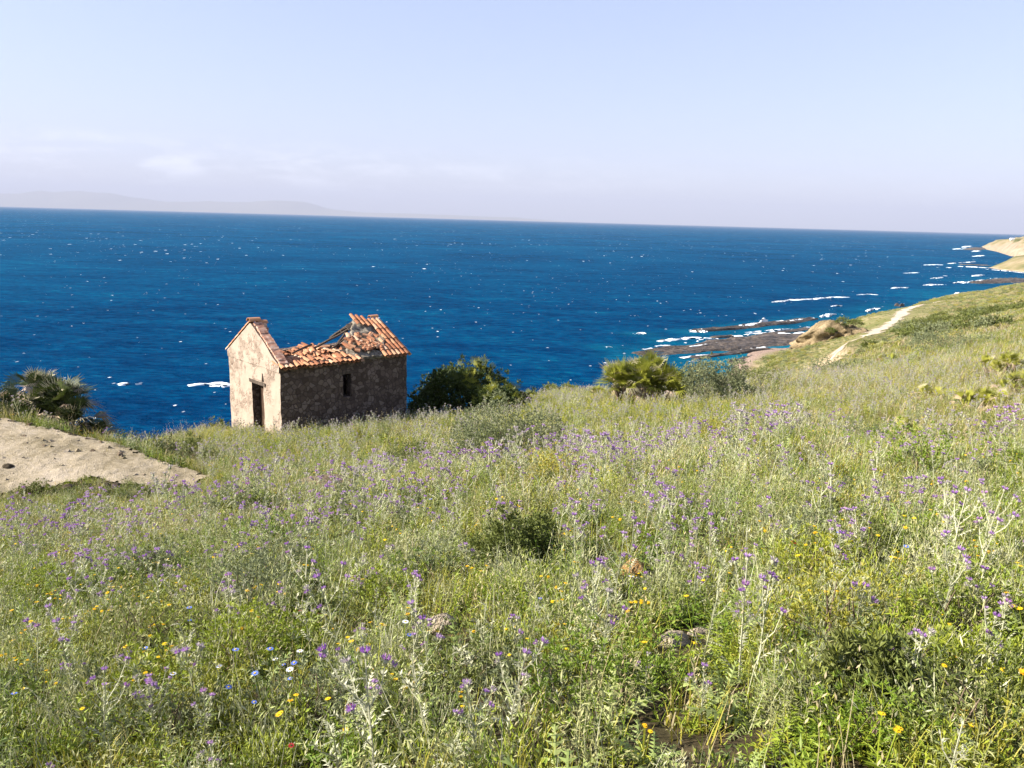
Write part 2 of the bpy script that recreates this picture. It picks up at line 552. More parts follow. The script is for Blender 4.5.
ctl = []
for uu in (-.95, -.6, -.3, 0, .3, .6, .95):
    for yy in (-2, 1, 4, 8, 12):
        ctl.append((uu * (yy + 3), yy, zplane(uu * (yy + 3), yy)))
for px, py, Y, veg in [
    (300, 470, 17, .3), (420, 468, 16, .3), (560, 455, 16, .3), (700, 450, 16, .3), (860, 450, 16, .3), (1010, 455, 16, .3),
    (231, 433, 32.4, .1), (255, 432, 30.9, .15), (279.6, 431, 29.1, .25), (345, 425, 31, .3), (407, 415, 32.9, .3), (300, 444, 24, .3), (400, 436, 25, .3),
    (470, 413, 36, .3), (550, 394, 41, .3), (600, 391, 40, .4), (640, 394, 33, .4), (700, 386, 36, .5), (760, 374, 42, .5),
    (850, 364, 45, .5), (950, 353, 42, .5), (1024, 346, 38, .5), (1024, 405, 22, .4), (900, 420, 22, .4), (760, 420, 22, .4), (620, 425, 23, .4), (1150, 340, 30, .4),
    (1024, 308, 95, .4), (980, 313, 110, .4), (940, 323, 95, .4), (900, 334, 85, .3),
    (838, 350, 72, 0), (854, 342, 85, 0), (869, 335, 100, 0), (885, 327, 120, 0), (896, 319.5, 142, 0), (904, 311, 170, 0), (922, 304.5, 200, 0),
    (820, 347, 105, 0), (790, 353, 120, 0), (1021, 285, 380, 0), (985, 292, 330, 0), (952, 297.5, 290, 0), (925, 303, 255, 0), (870, 318, 200, 0), (850, 322.5, 172, 0),
    (0, 418, 21, 0), (60, 430, 20.5, 0), (120, 447, 20, 0), (205, 475, 18.3, 0), (40, 493, 16.8, 0), (130, 487, 17.3, 0), (0, 496, 16.4, 0), (190, 488, 17.3, 0), (-100, 400, 22, 0), (-100, 505, 16, 0), (90, 462, 18.6, 0), (-260, 390, 23, 0),
    (0, 437, 24, 0), (60, 447, 23.4, 0), (120, 459, 22.6, 0), (200, 474, 21, 0), (-100, 420, 25, 0),
    (130, 438, 30, .5), (200, 429, 34, .5), (100, 441, 28, .5), (0, 440, 28, 0), (-150, 425, 28, 0),
]:
    p = at(px, py, Y); ctl.append((p[0], p[1], p[2] - veg))
for px, lst in {-300: [(45, -14), (60, -22), (80, -30), (150, -34)], -50: [(38, -13.5), (46, -19), (60, -27), (80, -32), (150, -35)], 150: [(41, -14.5), (48, -20), (62, -27), (82, -32), (150, -35)],
                300: [(40, -12.5), (50, -18), (64, -26), (84, -32), (150, -35)], 440: [(44, -12), (54, -17), (68, -24), (88, -30), (110, -34), (160, -35)],
                570: [(46, -10.5), (56, -15), (72, -22), (92, -28.8), (115, -32), (170, -34)], 680: [(55, -13), (80, -20), (110, -26), (140, -29), (175, -31), (240, -34)],
                760: [(60, -13), (90, -18.5), (130, -24), (175, -27.3), (215, -29.5), (270, -33)], 815: [(70, -13.5), (150, -22.5), (190, -27), (230, -29.5), (280, -32)],
                870: [(225, -25), (245, -28.3), (300, -31)], 925: [(285, -26), (300, -28.5), (360, -31)], 955: [(315, -26.5), (330, -28.5), (400, -31)],
                985: [(360, -27), (380, -29), (450, -32)], 1021: [(405, -27), (425, -29.5), (500, -33)],
                1000: [(150, -14.3), (250, -19.5)], 1100: [(60, -4), (150, -8.5), (300, -16), (420, -25), (450, -29.5), (550, -33)], 1350: [(60, 0), (150, 0), (300, -6), (420, -18), (470, -30), (600, -34)],
                500: [(600, -36)], 800: [(600, -36)], 0: [(600, -36), (300, -36)], 300.5: [(300, -36)], 600: [(300, -36)]}.items():
    for Y, dz in lst:
        r = ray(px, 384); ctl.append((r[0] * Y, Y, CAMZ + dz))
ctl = np.array(ctl)


def feat(x, y):
    return np.stack([3.2 * x / (y + 3), 1.25 * np.log(y + 3)], -1)


def _k(d2):
    return d2 * np.log(d2 + 1e-9) * .5


_cf = feat(ctl[:, 0], ctl[:, 1])
_w = (ctl[:, 2] - zplane(ctl[:, 0], ctl[:, 1])) / (ctl[:, 1] + 3)
_n = len(ctl)
A = np.zeros((_n + 3, _n + 3))
A[:_n, :_n] = _k(((_cf[:, None] - _cf[None]) ** 2).sum(-1)) + np.eye(_n) * 2e-3
A[:_n, _n] = 1; A[:_n, _n + 1:] = _cf
A[_n:, :_n] = A[:_n, _n:].T
_sol = np.linalg.solve(A, np.concatenate([_w, np.zeros(3)]))


def tps(x, y):
    out = np.zeros(x.size)
    fx = feat(x.ravel(), y.ravel())
    for i in range(0, len(fx), 20000):
        q = fx[i:i + 20000]
        out[i:i + 20000] = _k(((q[:, None] - _cf[None]) ** 2).sum(-1)) @ _sol[:_n] + _sol[_n] + q @ _sol[_n + 1:]
    return zplane(x, y) + out.reshape(x.shape) * (y + 3)


NU, NS = 560, 560
S0, S1 = math.log(.5), math.log(620.0)
gu = np.linspace(-1.05, 1.05, NU)
gs = np.linspace(S0, S1, NS)
GS, GU = np.meshgrid(gs, gu, indexing='ij')
GY = np.exp(GS) - 3
GX = GU * (GY + 3)
GZ = tps(GX, GY)
amp = np.clip((GY + 3) / 60, .25, 3.0)
BANKW = 1 - .75 * np.exp(-((GY - 19.5) / 4.5) ** 2) * np.clip((-GX - 5) / 2, 0, 1)
GZ = GZ + BANKW * (fbm(GX * .8, GY * .8, 4, 3) - .5) * .22 + BANKW * (fbm(GX * .12, GY * .12, 4, 9) - .5) * .5 * amp * np.clip((GY - 4) / 20, 0, 1) * np.clip(1.6 - GY / 60, .25, 1) * np.clip(1 - np.exp(-((GY - 27) / 9) ** 2) * .7, 0, 1)
GZ = np.maximum(GZ, -9)
# the bare bank on the left is nearly flat with a straight far edge
SANDPX = [(-140, 392, 22.3), (0, 418, 21.1), (60, 431, 20.6), (120, 449, 20.0), (170, 464.5, 19.2), (210, 477, 18.4), (192, 487, 17.5), (130, 484, 17.5), (90, 481, 17.7), (60, 487, 17.2), (0, 493, 16.6), (-140, 510, 15.6)]
_sp = np.array([at(q0, q1, q2) for q0, q1, q2 in SANDPX])
_pc = np.linalg.lstsq(np.c_[np.ones(len(_sp)), _sp[:, :2]], _sp[:, 2], rcond=None)[0]
_sd = np.full(GX.shape, 1e9)
for _i in range(len(_sp)):
    (x0, y0), (x1, y1) = _sp[_i, :2], _sp[(_i + 1) % len(_sp), :2]
    tt = np.clip(((GX - x0) * (x1 - x0) + (GY - y0) * (y1 - y0)) / ((x1 - x0) ** 2 + (y1 - y0) ** 2), 0, 1)
    _sd = np.minimum(_sd, np.hypot(GX - x0 - tt * (x1 - x0), GY - y0 - tt * (y1 - y0)))
_in = np.zeros(GX.shape, bool)
for _i in range(len(_sp)):
    (x0, y0), (x1, y1) = _sp[_i, :2], _sp[(_i + 1) % len(_sp), :2]
    _in ^= ((y0 > GY) != (y1 > GY)) & (GX < (x1 - x0) * (GY - y0) / (y1 - y0 + 1e-12) + x0)
_w2 = np.where(_in, 1.0, np.clip(1 - _sd / .9, 0, 1) ** 2)
GZ = GZ * (1 - .85 * _w2) + .85 * _w2 * (_pc[0] + _pc[1] * GX + _pc[2] * GY)


def hz(x, y):
    x = np.asarray(x, float); y = np.asarray(y, float)
    a = np.clip((x / (y + 3) + 1.05) / 2.1 * (NU - 1), 0, NU - 1.001)
    b = np.clip((np.log(np.maximum(y + 3, .5)) - S0) / (S1 - S0) * (NS - 1), 0, NS - 1.001)
    i = a.astype(int); j = b.astype(int); a = a - i; b = b - j
    return (GZ[j, i] * (1 - a) + GZ[j, i + 1] * a) * (1 - b) + (GZ[j + 1, i] * (1 - a) + GZ[j + 1, i + 1] * a) * b


def h1(x, y):
    return float(hz(np.array([x]), np.array([y]))[0])


ground = grid_mesh('ground', GX, GY, GZ, 'ground')
ground['kind'] = 'structure'

# how far below the line of sight each ground point lies (for leaving out hidden plants)
_v = (CAMZ - GZ) / np.maximum(GY, .3)
_cm = np.minimum.accumulate(_v, axis=0)
HID = (_v - _cm) * np.maximum(GY, .3)


def hidden(x, y):
    a = np.clip((x / (y + 3) + 1.05) / 2.1 * (NU - 1), 0, NU - 1).astype(int)
    b = np.clip((np.log(y + 3) - S0) / (S1 - S0) * (NS - 1), 0, NS - 1).astype(int)
    return HID[b, a]


def ground_at(px, py, ymin=2.0, ymax=400):
    """first ground point on the line of sight through a pixel"""
    ys = np.exp(np.linspace(math.log(ymin), math.log(ymax), 3000))
    r = ray(px, py)
    d = CAMZ + r[2] * ys - hz(r[0] * ys, ys)
    k = int(np.argmax(d < 0)) if (d < 0).any() else len(ys) - 1
    return Vector((r[0] * ys[k], ys[k], h1(r[0] * ys[k], ys[k])))


def inpoly(x, y, poly):
    c = np.zeros(x.shape, bool)
    n = len(poly)
    for i in range(n):
        x0, y0 = poly[i]; x1, y1 = poly[(i + 1) % n]
        if y0 == y1:
            continue
        c ^= ((y0 > y) != (y1 > y)) & (x < (x1 - x0) * (y - y0) / (y1 - y0 + 1e-12) + x0)
    return c


# bare sandy bank on the left
sand_poly = [(ray(a, b)[0] * Y, Y) for a, b, Y in SANDPX]


def sandmask(x, y, grow=0.0):
    n = (fbm(x * 1.4, y * 1.4, 2, 31) - .5) * .35 + (fbm(x * 6, y * 6, 3, 32) - .5) * .45
    n2 = (fbm(x * 1.4, y * 1.4, 2, 57) - .5) * .25 + (fbm(x * 6, y * 6, 3, 58) - .5) * .45
    return inpoly(x + n, y + n2, sand_poly)


sx, sy = np.meshgrid(np.arange(-21, -6, .07), np.arange(14.5, 23.5, .07))
cm = sandmask(sx, sy)
cq = cm[:-1, :-1] & cm[1:, 1:]
sand = grid_mesh('bare_sand', sx, sy, hz(sx, sy) + .008 + fbm(sx * 3.5, sy * 3.5, 4, 5) ** 2 * .10, 'sand', mask=cq)
sand['kind'] = 'structure'

# dirt track on the right
PATHPX = [(838, 350, 72, 1.2), (854, 342, 85, 1.8), (869, 335, 100, 2.1), (885, 327, 120, 2.3), (896, 319.5, 142, 2.4), (904, 311, 170, 2.4), (922, 304.5, 200, 2.2), (940, 301, 225, 1.8)]
pp = [(ray(a, b)[0] * Y, Y, w) for a, b, Y, w in PATHPX]


def path_dist(x, y):
    d = np.full(np.shape(x), 1e9)
    for (x0, y0, w0), (x1, y1, w1) in zip(pp[:-1], pp[1:]):
        tt = np.clip(((x - x0) * (x1 - x0) + (y - y0) * (y1 - y0)) / ((x1 - x0) ** 2 + (y1 - y0) ** 2), 0, 1)
        q = np.hypot(x - x0 - tt * (x1 - x0), y - y0 - tt * (y1 - y0)) - (w0 + tt * (w1 - w0)) * .5
        d = np.minimum(d, q)
    return d


sx, sy = np.meshgrid(np.arange(24, 130, .3), np.arange(66, 232, .4))
pm = path_dist(sx, sy) + (fbm(sx * .8, sy * .8, 4, 8) - .5) * 2.6 < 0
o = grid_mesh('path', sx, sy, hz(sx, sy) + .06, 'path', mask=pm[:-1, :-1] & pm[1:, 1:])
o['kind'] = 'structure'

# ------------------------------------------------------------------ sea
ns, nu = 520, 420
ss = np.linspace(math.log(38), math.log(62000), ns)
uu = np.linspace(-1.3, 1.3, nu)
SS, UU = np.meshgrid(ss, uu, indexing='ij')
YY = np.exp(SS); XX = UU * (YY + 20)
fade = np.exp(-YY / 260)
ZZ = fade * (.38 * np.sin((YY + .18 * XX) / 3.6 + 4.2 * fbm(XX * .02, YY * .02, 3, 2)) * fbm(XX * .03, YY * .05, 2, 4) + .5 * (fbm(XX * .12, YY * .25, 3, 6) - .5))
sea = grid_mesh('sea', XX, YY, ZZ, 'sea')
sea['kind'] = 'structure'
SEAX, SEAY = XX, YY
shallow = np.where(YY < 560, np.clip(1 - (-hz(XX, np.minimum(YY, 560))) / 4.5, 0, 1) * .55, 0)


def surf(name, pts, w, h=.35, seed=0):
    """a ragged ridge of foam along a line of pixels lying on the sea"""
    P = [atz(a, b, 0.0) for a, b in pts]
    L = [0]
    for a, b in zip(P[:-1], P[1:]):
        L.append(L[-1] + math.hypot(b[0] - a[0], b[1] - a[1]))
    n = max(12, int(L[-1] / .5)); k = 9
    tt = np.linspace(0, L[-1], n)
    cx = np.interp(tt, L, [p[0] for p in P]); cy = np.interp(tt, L, [p[1] for p in P])
    env = np.sin(np.linspace(0.02, PI - .02, n)) ** .5
    wid = w * env * (.25 + 1.3 * vnoise(tt * .35, tt * 0, seed)) * (.6 + .8 * vnoise(tt * 1.3, tt * 0, seed + 5))
    off = (vnoise(tt * .2, tt * 0, seed + 9) - .5) * w * 1.2
    lat = np.linspace(-1, 1, k)
    ragx = (vnoise(tt[:, None] * 2.1 + lat * 3, lat[None] * 4 + tt[:, None] * 0, seed + 3) - .5)
    X = cx[:, None] + ragx * .6
    Y = cy[:, None] + off[:, None] + lat[None] * wid[:, None] * 1.6 + ragx * wid[:, None] * .5
    Z = h * .6 * (1 - lat[None] ** 2) * env[:, None] * (.1 + 1.2 * fbm(X * 1.6, Y * 1.6, 3, seed)) + .03 - .5 * np.abs(lat[None]) ** 8
    # holes where the water shows between the foam
    hole = fbm(X * .9, Y * .6, 3, seed + 21) < .47
    mk = ~(hole[:-1, :-1] & hole[1:, 1:])
    o = grid_mesh(name, X, Y, Z + .28 * np.exp(-Y / 260), 'foam', mask=mk)
    o['kind'] = 'structure'
    return o


SURF = [([(117, 386), (130, 385), (142, 384)], 1.2, .5), ([(188, 386), (205, 385), (222, 385), (232, 386)], 1.7, .6),
        ([(635, 335), (641, 333.5), (650, 334.5)], 1.2, .5), ([(657, 342), (672, 340), (690, 338.5), (712, 339)], 1.8, .5), ([(690, 332), (700, 331.5), (712, 329.5)], 1.8, .8),
        ([(735, 327), (748, 326), (762, 325), (770, 324)], 1.7, 1.0), ([(760, 323.5), (763, 322.5), (768, 321.5)], 1.4, 2.0), ([(786, 322), (796, 321), (808, 319.5)], 1.5, .8),
        ([(682, 348), (700, 346), (722, 342.5)], 1.2, .3), ([(772, 302.5), (790, 300.5), (812, 299.5), (828, 298)], 1.8, .6), ([(815, 299), (832, 297.5), (850, 297.5)], 1.4, .6),
        ([(830, 306.5), (842, 306)], 1.4, .5), ([(890, 288.5), (900, 288), (909, 287.5)], 1.8, .6), ([(857, 295), (870, 294.5), (878, 295)], 1.0, .4), ([(866, 311.5), (874, 309.5), (881, 309)], 2.0, 1.0), ([(820, 317), (830, 315.5), (836, 314.5)], 1.6, 1.0),
        ([(922, 285.5), (934, 285), (946, 285)], 2.2, .8), ([(931, 278.8), (937, 278.3), (943, 277.6)], 2.5, .9), ([(953, 283.5), (961, 283), (968, 282.5)], 2.6, 1.3), ([(954, 295), (959, 293.8), (963, 294.5)], 2.2, 1.5), ([(968, 293), (974, 292.5)], 1.8, 1.0),
        ([(923, 265.2), (933, 264.8), (944, 265)], 3, .8), ([(948, 263.8), (956, 263.2)], 3, .8), ([(959, 262.8), (968, 262.4), (977, 261.8)], 3, .8), ([(957, 266.5), (970, 267), (988, 268)], 2.2, .8), ([(946, 267.7), (952, 267.7)], 2.4, .5),
        ([(971, 276.5), (977, 275.8), (984, 275)], 2.6, .8), ([(903, 273.3), (912, 273), (919, 272.6)], 2.2, .6), ([(953, 249.3), (961, 248.5)], 6, .9), ([(962, 247.4), (966, 246.6), (971, 246)], 7, .9), ([(972, 251.5), (979, 250.8)], 6, .9), ([(973, 256.5), (979, 256), (984, 255.4)], 5, .9),
        ([(985, 280), (975, 281)], 1.6, .6), ([(745, 333), (765, 331.5), (790, 329)], .9, .3), ([(985, 269.2), (1005, 271), (1024, 273)], 2.0, .5),
        ([(606, 347.5), (612, 347.8)], .5, .3), ([(690, 362), (700, 361)], .6, .2)]
for i, (pts, w, h) in enumerate(SURF):
    surf('surf', pts, w * .62, h, i * 7 + 1)


def reef(label, pts, widths, hh, seed, name='rock_reef'):
    """a low wet ledge of rock along a line of pixels on the sea"""
    P = [atz(a, b, 0.0) for a, b in pts]
    c0 = P[0]
    L = [0]
    for a, b in zip(P[:-1], P[1:]):
        L.append(L[-1] + math.hypot(b[0] - a[0], b[1] - a[1]))
    n = max(24, int(L[-1] / .55)); k = 26
    tt = np.linspace(0, L[-1], n)
    cx = np.interp(tt, L, [p[0] for p in P]); cy = np.interp(tt, L, [p[1] for p in P])
    wd = np.interp(tt, L, widths) * 1.35 * (.55 + .9 * fbm(tt * .09, tt * 0, 3, seed))
    tx = np.gradient(cx); ty = np.gradient(cy); ln = np.hypot(tx, ty)
    nx, ny = -ty / ln, tx / ln
    lat = np.linspace(-1, 1, k)
    X = cx[:, None] + nx[:, None] * lat * wd[:, None]
    Y = cy[:, None] + ny[:, None] * lat * wd[:, None]
    end = np.clip(np.minimum(tt, L[-1] - tt) / 3, 0, 1)[:, None]
    prof = np.clip((1 - np.abs(lat[None])) * 3.2, 0, 1)
    strata = np.abs(((lat[None] * wd[:, None]) * .55 + fbm(X * .07, Y * .07, 2, seed + 4) * 2) % 1 - .5) * 2
    Z = .62 * hh * (.05 + 1.1 * fbm(X * .22, Y * .22, 4, seed + 2) + .55 * strata - .45) * prof * end * 1.25 - (1 - prof * end) * 1.0
    o = grid_mesh(name, X - c0[0], Y - c0[1], Z, 'reef', smooth=False)
    o.location = (c0[0], c0[1], 0.05)
    tag(o, label, 'rock reef', None)
    for i in range(0, n, 4):
        d2 = (SEAX - cx[i]) ** 2 + (SEAY - cy[i]) ** 2
        np.maximum(shallow, .3 * np.exp(-d2 / (wd[i] * 1.3 + 3) ** 2), out=shallow)
    if L[-1] > 25:
        # thin foam wrapping the seaward edge of the ledge
        fr = np.linspace(0.02, .98, n); sgn = 1 if ny.mean() > 0 else -1
        lat2 = np.linspace(-1, 1, 5)
        wv = (.25 + 1.0 * vnoise(tt * .5, tt * 0, seed + 40) ** 2) * min(1.0, widths[0] * .6)
        ox = cx + sgn * nx * (wd * .97); oy = cy + sgn * ny * (wd * .97)
        Xf = ox[:, None] + nx[:, None] * lat2 * wv[:, None]; Yf = oy[:, None] + ny[:, None] * lat2 * wv[:, None]
        Zf = .28 * (1 - lat2[None] ** 2) * vnoise(Xf * 1.5, Yf * 1.5, seed + 41) - .04 + .25 * np.exp(-Yf / 260)
        keep = (fbm(tt * .22, tt * 0 + seed, 3, seed + 42) > .53)
        mkf = np.repeat((keep[:-1] & keep[1:])[:, None], 4, 1)
        if mkf.any():
            q = grid_mesh('surf', Xf, Yf, Zf, 'foam', mask=mkf); q['kind'] = 'structure'
    return o


reef('long thin outermost rock ledge broken by foaming waves, beyond the wide brown reef', [(690, 332.5), (730, 328.5), (775, 324), (818, 318.5)], [1.5, 2.2, 2.2, 1.8], .95, 3)
reef('short low rock ledge washed by a wave between the outermost ledge and the wide reef', [(705, 338), (722, 336.8), (740, 335.5)], [.9, 1.2, .6], .6, 13)
reef('widest brown tidal rock shelf running from open water towards the ochre outcrop', [(630, 356), (680, 350.5), (735, 344.5), (800, 337), (820, 335)], [1.4, 4.4, 6.2, 6.0, 4], .85, 23)
reef('dark rock ledge on the near side of the blue tide pool', [(686, 359.5), (715, 356), (745, 351.5), (778, 348.5)], [1.2, 1.6, 1.5, 2.0], .7, 33)
reef('dark flat rocks at the beach end of the tide pool, nearest the meadow', [(730, 365), (750, 359.5), (772, 355)], [1.6, 2.6, 2.2], .6, 43)
reef('narrow wet ledge between the outermost ledge and the wide brown shelf', [(758, 335), (790, 331.5), (815, 328)], [.7, 1.2, 1.2], .55, 53)
reef('small lone dark rock in open water, farthest left of the reefs', [(605, 347.6), (609, 347.2), (613, 347.2)], [.7, 1.0, .6], .8, 63, 'sea_rock')
reef('lone dark rock just off the tip of the wide shelf with foam trailing from it', [(659, 341.5), (665, 340.6), (672, 340)], [.7, 1.2, .7], .9, 73, 'sea_rock')
reef('lone rock breaking a wave, standing farthest from shore near the reef', [(637, 334.3), (641, 334), (646, 334)], [.6, .9, .6], .7, 83, 'sea_rock')
reef('dark shelf reaching out below the grassy point towards the sandy headlands', [(972, 283.5), (990, 282.3), (1008, 281), (1024, 279)], [2.5, 6, 8, 9], 1.2, 93)
reef('low brown reef in the bay in front of the nearer sandy headland', [(958, 264.5), (974, 265), (990, 265.5)], [4, 7, 8], 1.0, 103)
reef('faint reef off the tip of the farther headland', [(970, 250), (977, 249), (985, 248)], [9, 14, 14], 1.2, 113)
reef('small dark rock at the foot of the grassy point, splashed by surf', [(954, 296), (959, 295.2), (964, 295)], [1.5, 2.2, 1.5], 1.6, 123, 'sea_rock')
reef('small dark rock below the dirt track, beside breaking surf', [(895, 306.5), (899, 306), (904, 305.5)], [1.2, 1.8, 1.2], 1.6, 133, 'sea_rock')


at_ = sea.data.attributes.new('shallow', 'FLOAT', 'POINT')
at_.data.foreach_set('value', shallow.astype(np.float32).ravel())

# far headlands and hills
def headland(name, outline, top, seed, inland):
    """outline: pixels of the shore line (sea level) from the tip to the right; rises inland"""
    P = [atz(a, b, 0.0) for a, b in outline]
    L = [0]
    for a, b in zip(P[:-1], P[1:]):
        L.append(L[-1] + math.hypot(b[0] - a[0], b[1] - a[1]))
    n, k = 160, 90
    tt = np.linspace(0, L[-1], n)
    cx = np.interp(tt, L, [p[0] for p in P]); cy = np.interp(tt, L, [p[1] for p in P])
    D = np.linspace(0, 1, k) ** 1.4 * inland
    X = cx[:, None] + D[None] * .95
    Y = cy[:, None] + D[None] * .75
    r = fbm(X * .02, Y * .02, 4, seed)
    Hh = np.interp(tt, np.array([p for p, q in top]) * L[-1], [q for p, q in top])[:, None]
    cliff = np.clip(D[None] / (14 + 40 * r), 0, 1) ** .7
    Z = Hh * (cliff * (.5 + .25 * fbm(X * .05, Y * .05, 3, seed + 3)) + .4 * np.clip(D[None] / inland, 0, 1)) * np.clip(tt[:, None] / (L[-1] * .05), .05, 1) + (r - .5) * Hh * .25 * cliff
    Z[:, 0] = -1.5
    o = grid_mesh(name, X, Y, Z, 'head')
    o['kind'] = 'structure'
    return o


m, t = mat('headland_land')
g_ = t.n('ShaderNodeNewGeometry')
nn = t.n('ShaderNodeSeparateXYZ', Vector=g_.outputs['Normal'])
b_ = t.noise(g_.outputs['Position'], .035, 5, .65)
st = t.math('MULTIPLY_ADD', t.math('ADD', nn.outputs[2], t.math('MULTIPLY', t.math('SUBTRACT', b_, .5), .25)), -7.0, 6.0, clamp=True)
gr = t.ramp(b_, [(.35, (.10, .105, .04)), (.5, (.18, .155, .075)), (.65, (.28, .22, .135))])
rk = t.ramp(t.noise(g_.outputs['Position'], .12, 5, .7), [(.3, (.17, .125, .08)), (.5, (.28, .21, .145)), (.7, (.37, .30, .225))])
t.out(t.pbr(t.mix(st, gr, rk), .95, .1, b_, .5, 1.5)); M['head'] = m
headland('headland', [(987, 267.5), (998, 269.5), (1012, 271), (1026, 272.5), (1060, 276), (1120, 285)], [(0, 5), (.08, 13), (.3, 18), (.6, 20), (1, 22)], 5, 260)
headland('headland', [(981, 246.5), (986, 249.5), (996, 251.5), (1010, 256), (1026, 258), (1070, 262)], [(0, 4), (.10, 14), (.25, 22), (.6, 30), (1, 34)], 15, 800)
headland('headland', [(1004, 240.5), (1020, 242), (1060, 244)], [(0, 6), (.3, 22), (1, 40)], 25, 1500)

hx, hy = np.meshgrid(np.linspace(-26000, 2500, 260), np.linspace(29000, 33500, 26))
ridge = np.interp(hx[0], [-26000, -20500, -18000, -15500, -13200, -11800, -10300, -9200, -8300, -7200, -6000, -3500, 0, 2500], [560, 500, 640, 600, 380, 430, 520, 640, 560, 300, 220, 200, 150, 20])
hzv = ridge[None] * np.clip(np.sin(np.linspace(0, PI, 26)), 0, 1)[:, None] ** .8 * (.55 + .8 * fbm(hx / 2600, hy / 2600, 5, 77)) - 30
o = grid_mesh('hills', hx * 1.72, hy * 1.72, hzv * 1.72, 'head'); o['kind'] = 'structure'

# tiny white house on the farther headland
hp = atz(1012, 248, 0.0)
hr = empty('white_house', (0, 0, 0)); tag(hr, 'tiny white house standing alone on the farthest visible headland', 'house')
mb = MB(); mb.box((0, 0, 3.5), (13, 9, 11), 'whitewash'); mb.build('wall', hr)
mb = MB()
k_ = mb.mi('whitewash'); mb.v = [(-7, -5, 9.01), (7, -5, 9.01), (7, 5, 9.01), (-7, 5, 9.01), (-7, 0, 11.5), (7, 0, 11.5)]
mb.f = [(0, 1, 5, 4), (2, 3, 4, 5), (0, 4, 3), (1, 2, 5), (3, 2, 1, 0)]; mb.m = [k_] * 5; mb.build('roof', hr)
for wx in (-4, 0, 4):
    mb = MB(); mb.box((wx, -4.55, 5.5), (1.6, .12, 2), 'dark'); mb.build('window', hr)
hr.scale = (.42, .42, .24)
WH = hr

exec_after = []
from mathutils.bvhtree import BVHTree


def bvh_of(o):
    me = o.data
    return BVHTree.FromPolygons([o.matrix_basis @ v.co for v in me.vertices], [tuple(p.vertices) for p in me.polygons])


best = None
for ob in [x for x in COL.objects if x.name.startswith('headland')]:
    for py in (240.5, 241.5, 242.5, 243.5, 245):
        hit = bvh_of(ob).ray_cast(Vector(CAM), Vector(ray(1012, py)).normalized())
        if hit[0] is not None:
            best = hit[0]; break
    if best is not None:
        break
if best is not None:
    WH.location = (best.x, best.y, best.z + 1.0)

# ------------------------------------------------------------------ ruined hut
E3 = at(279.6, 365.7, 29.0)
L3 = atz(228.2, 349.0, E3[2])
ax = np.array([L3[0] - E3[0], L3[1] - E3[1], 0]); WF = float(np.linalg.norm(ax)); ax /= WF     # along the front gable, away from the corner
bx = np.array([-ax[1], ax[0], 0])
R3 = atz(407.0, 352.2, E3[2])
if bx @ (R3 - E3) < 0:
    bx = -bx
LB = float(bx @ (R3 - E3))                                                                     # length of the hut
hut = empty('ruined_hut', (E3[0], E3[1], E3[2]))
hut.matrix_world = Matrix(((bx[0], ax[0], 0, E3[0]), (bx[1], ax[1], 0, E3[1]), (0, 0, 1, E3[2]), (0, 0, 0, 1)))
tag(hut, 'ruined stone hut with a caved in terracotta tile roof on the edge of the meadow', 'hut')
# local frame: x along the long wall (0..LB), y along the gable wall (0..WF), z = 0 at the eaves
GH = 1.17
GHF = 1.38
TH = .42
DEPTH = 4.6


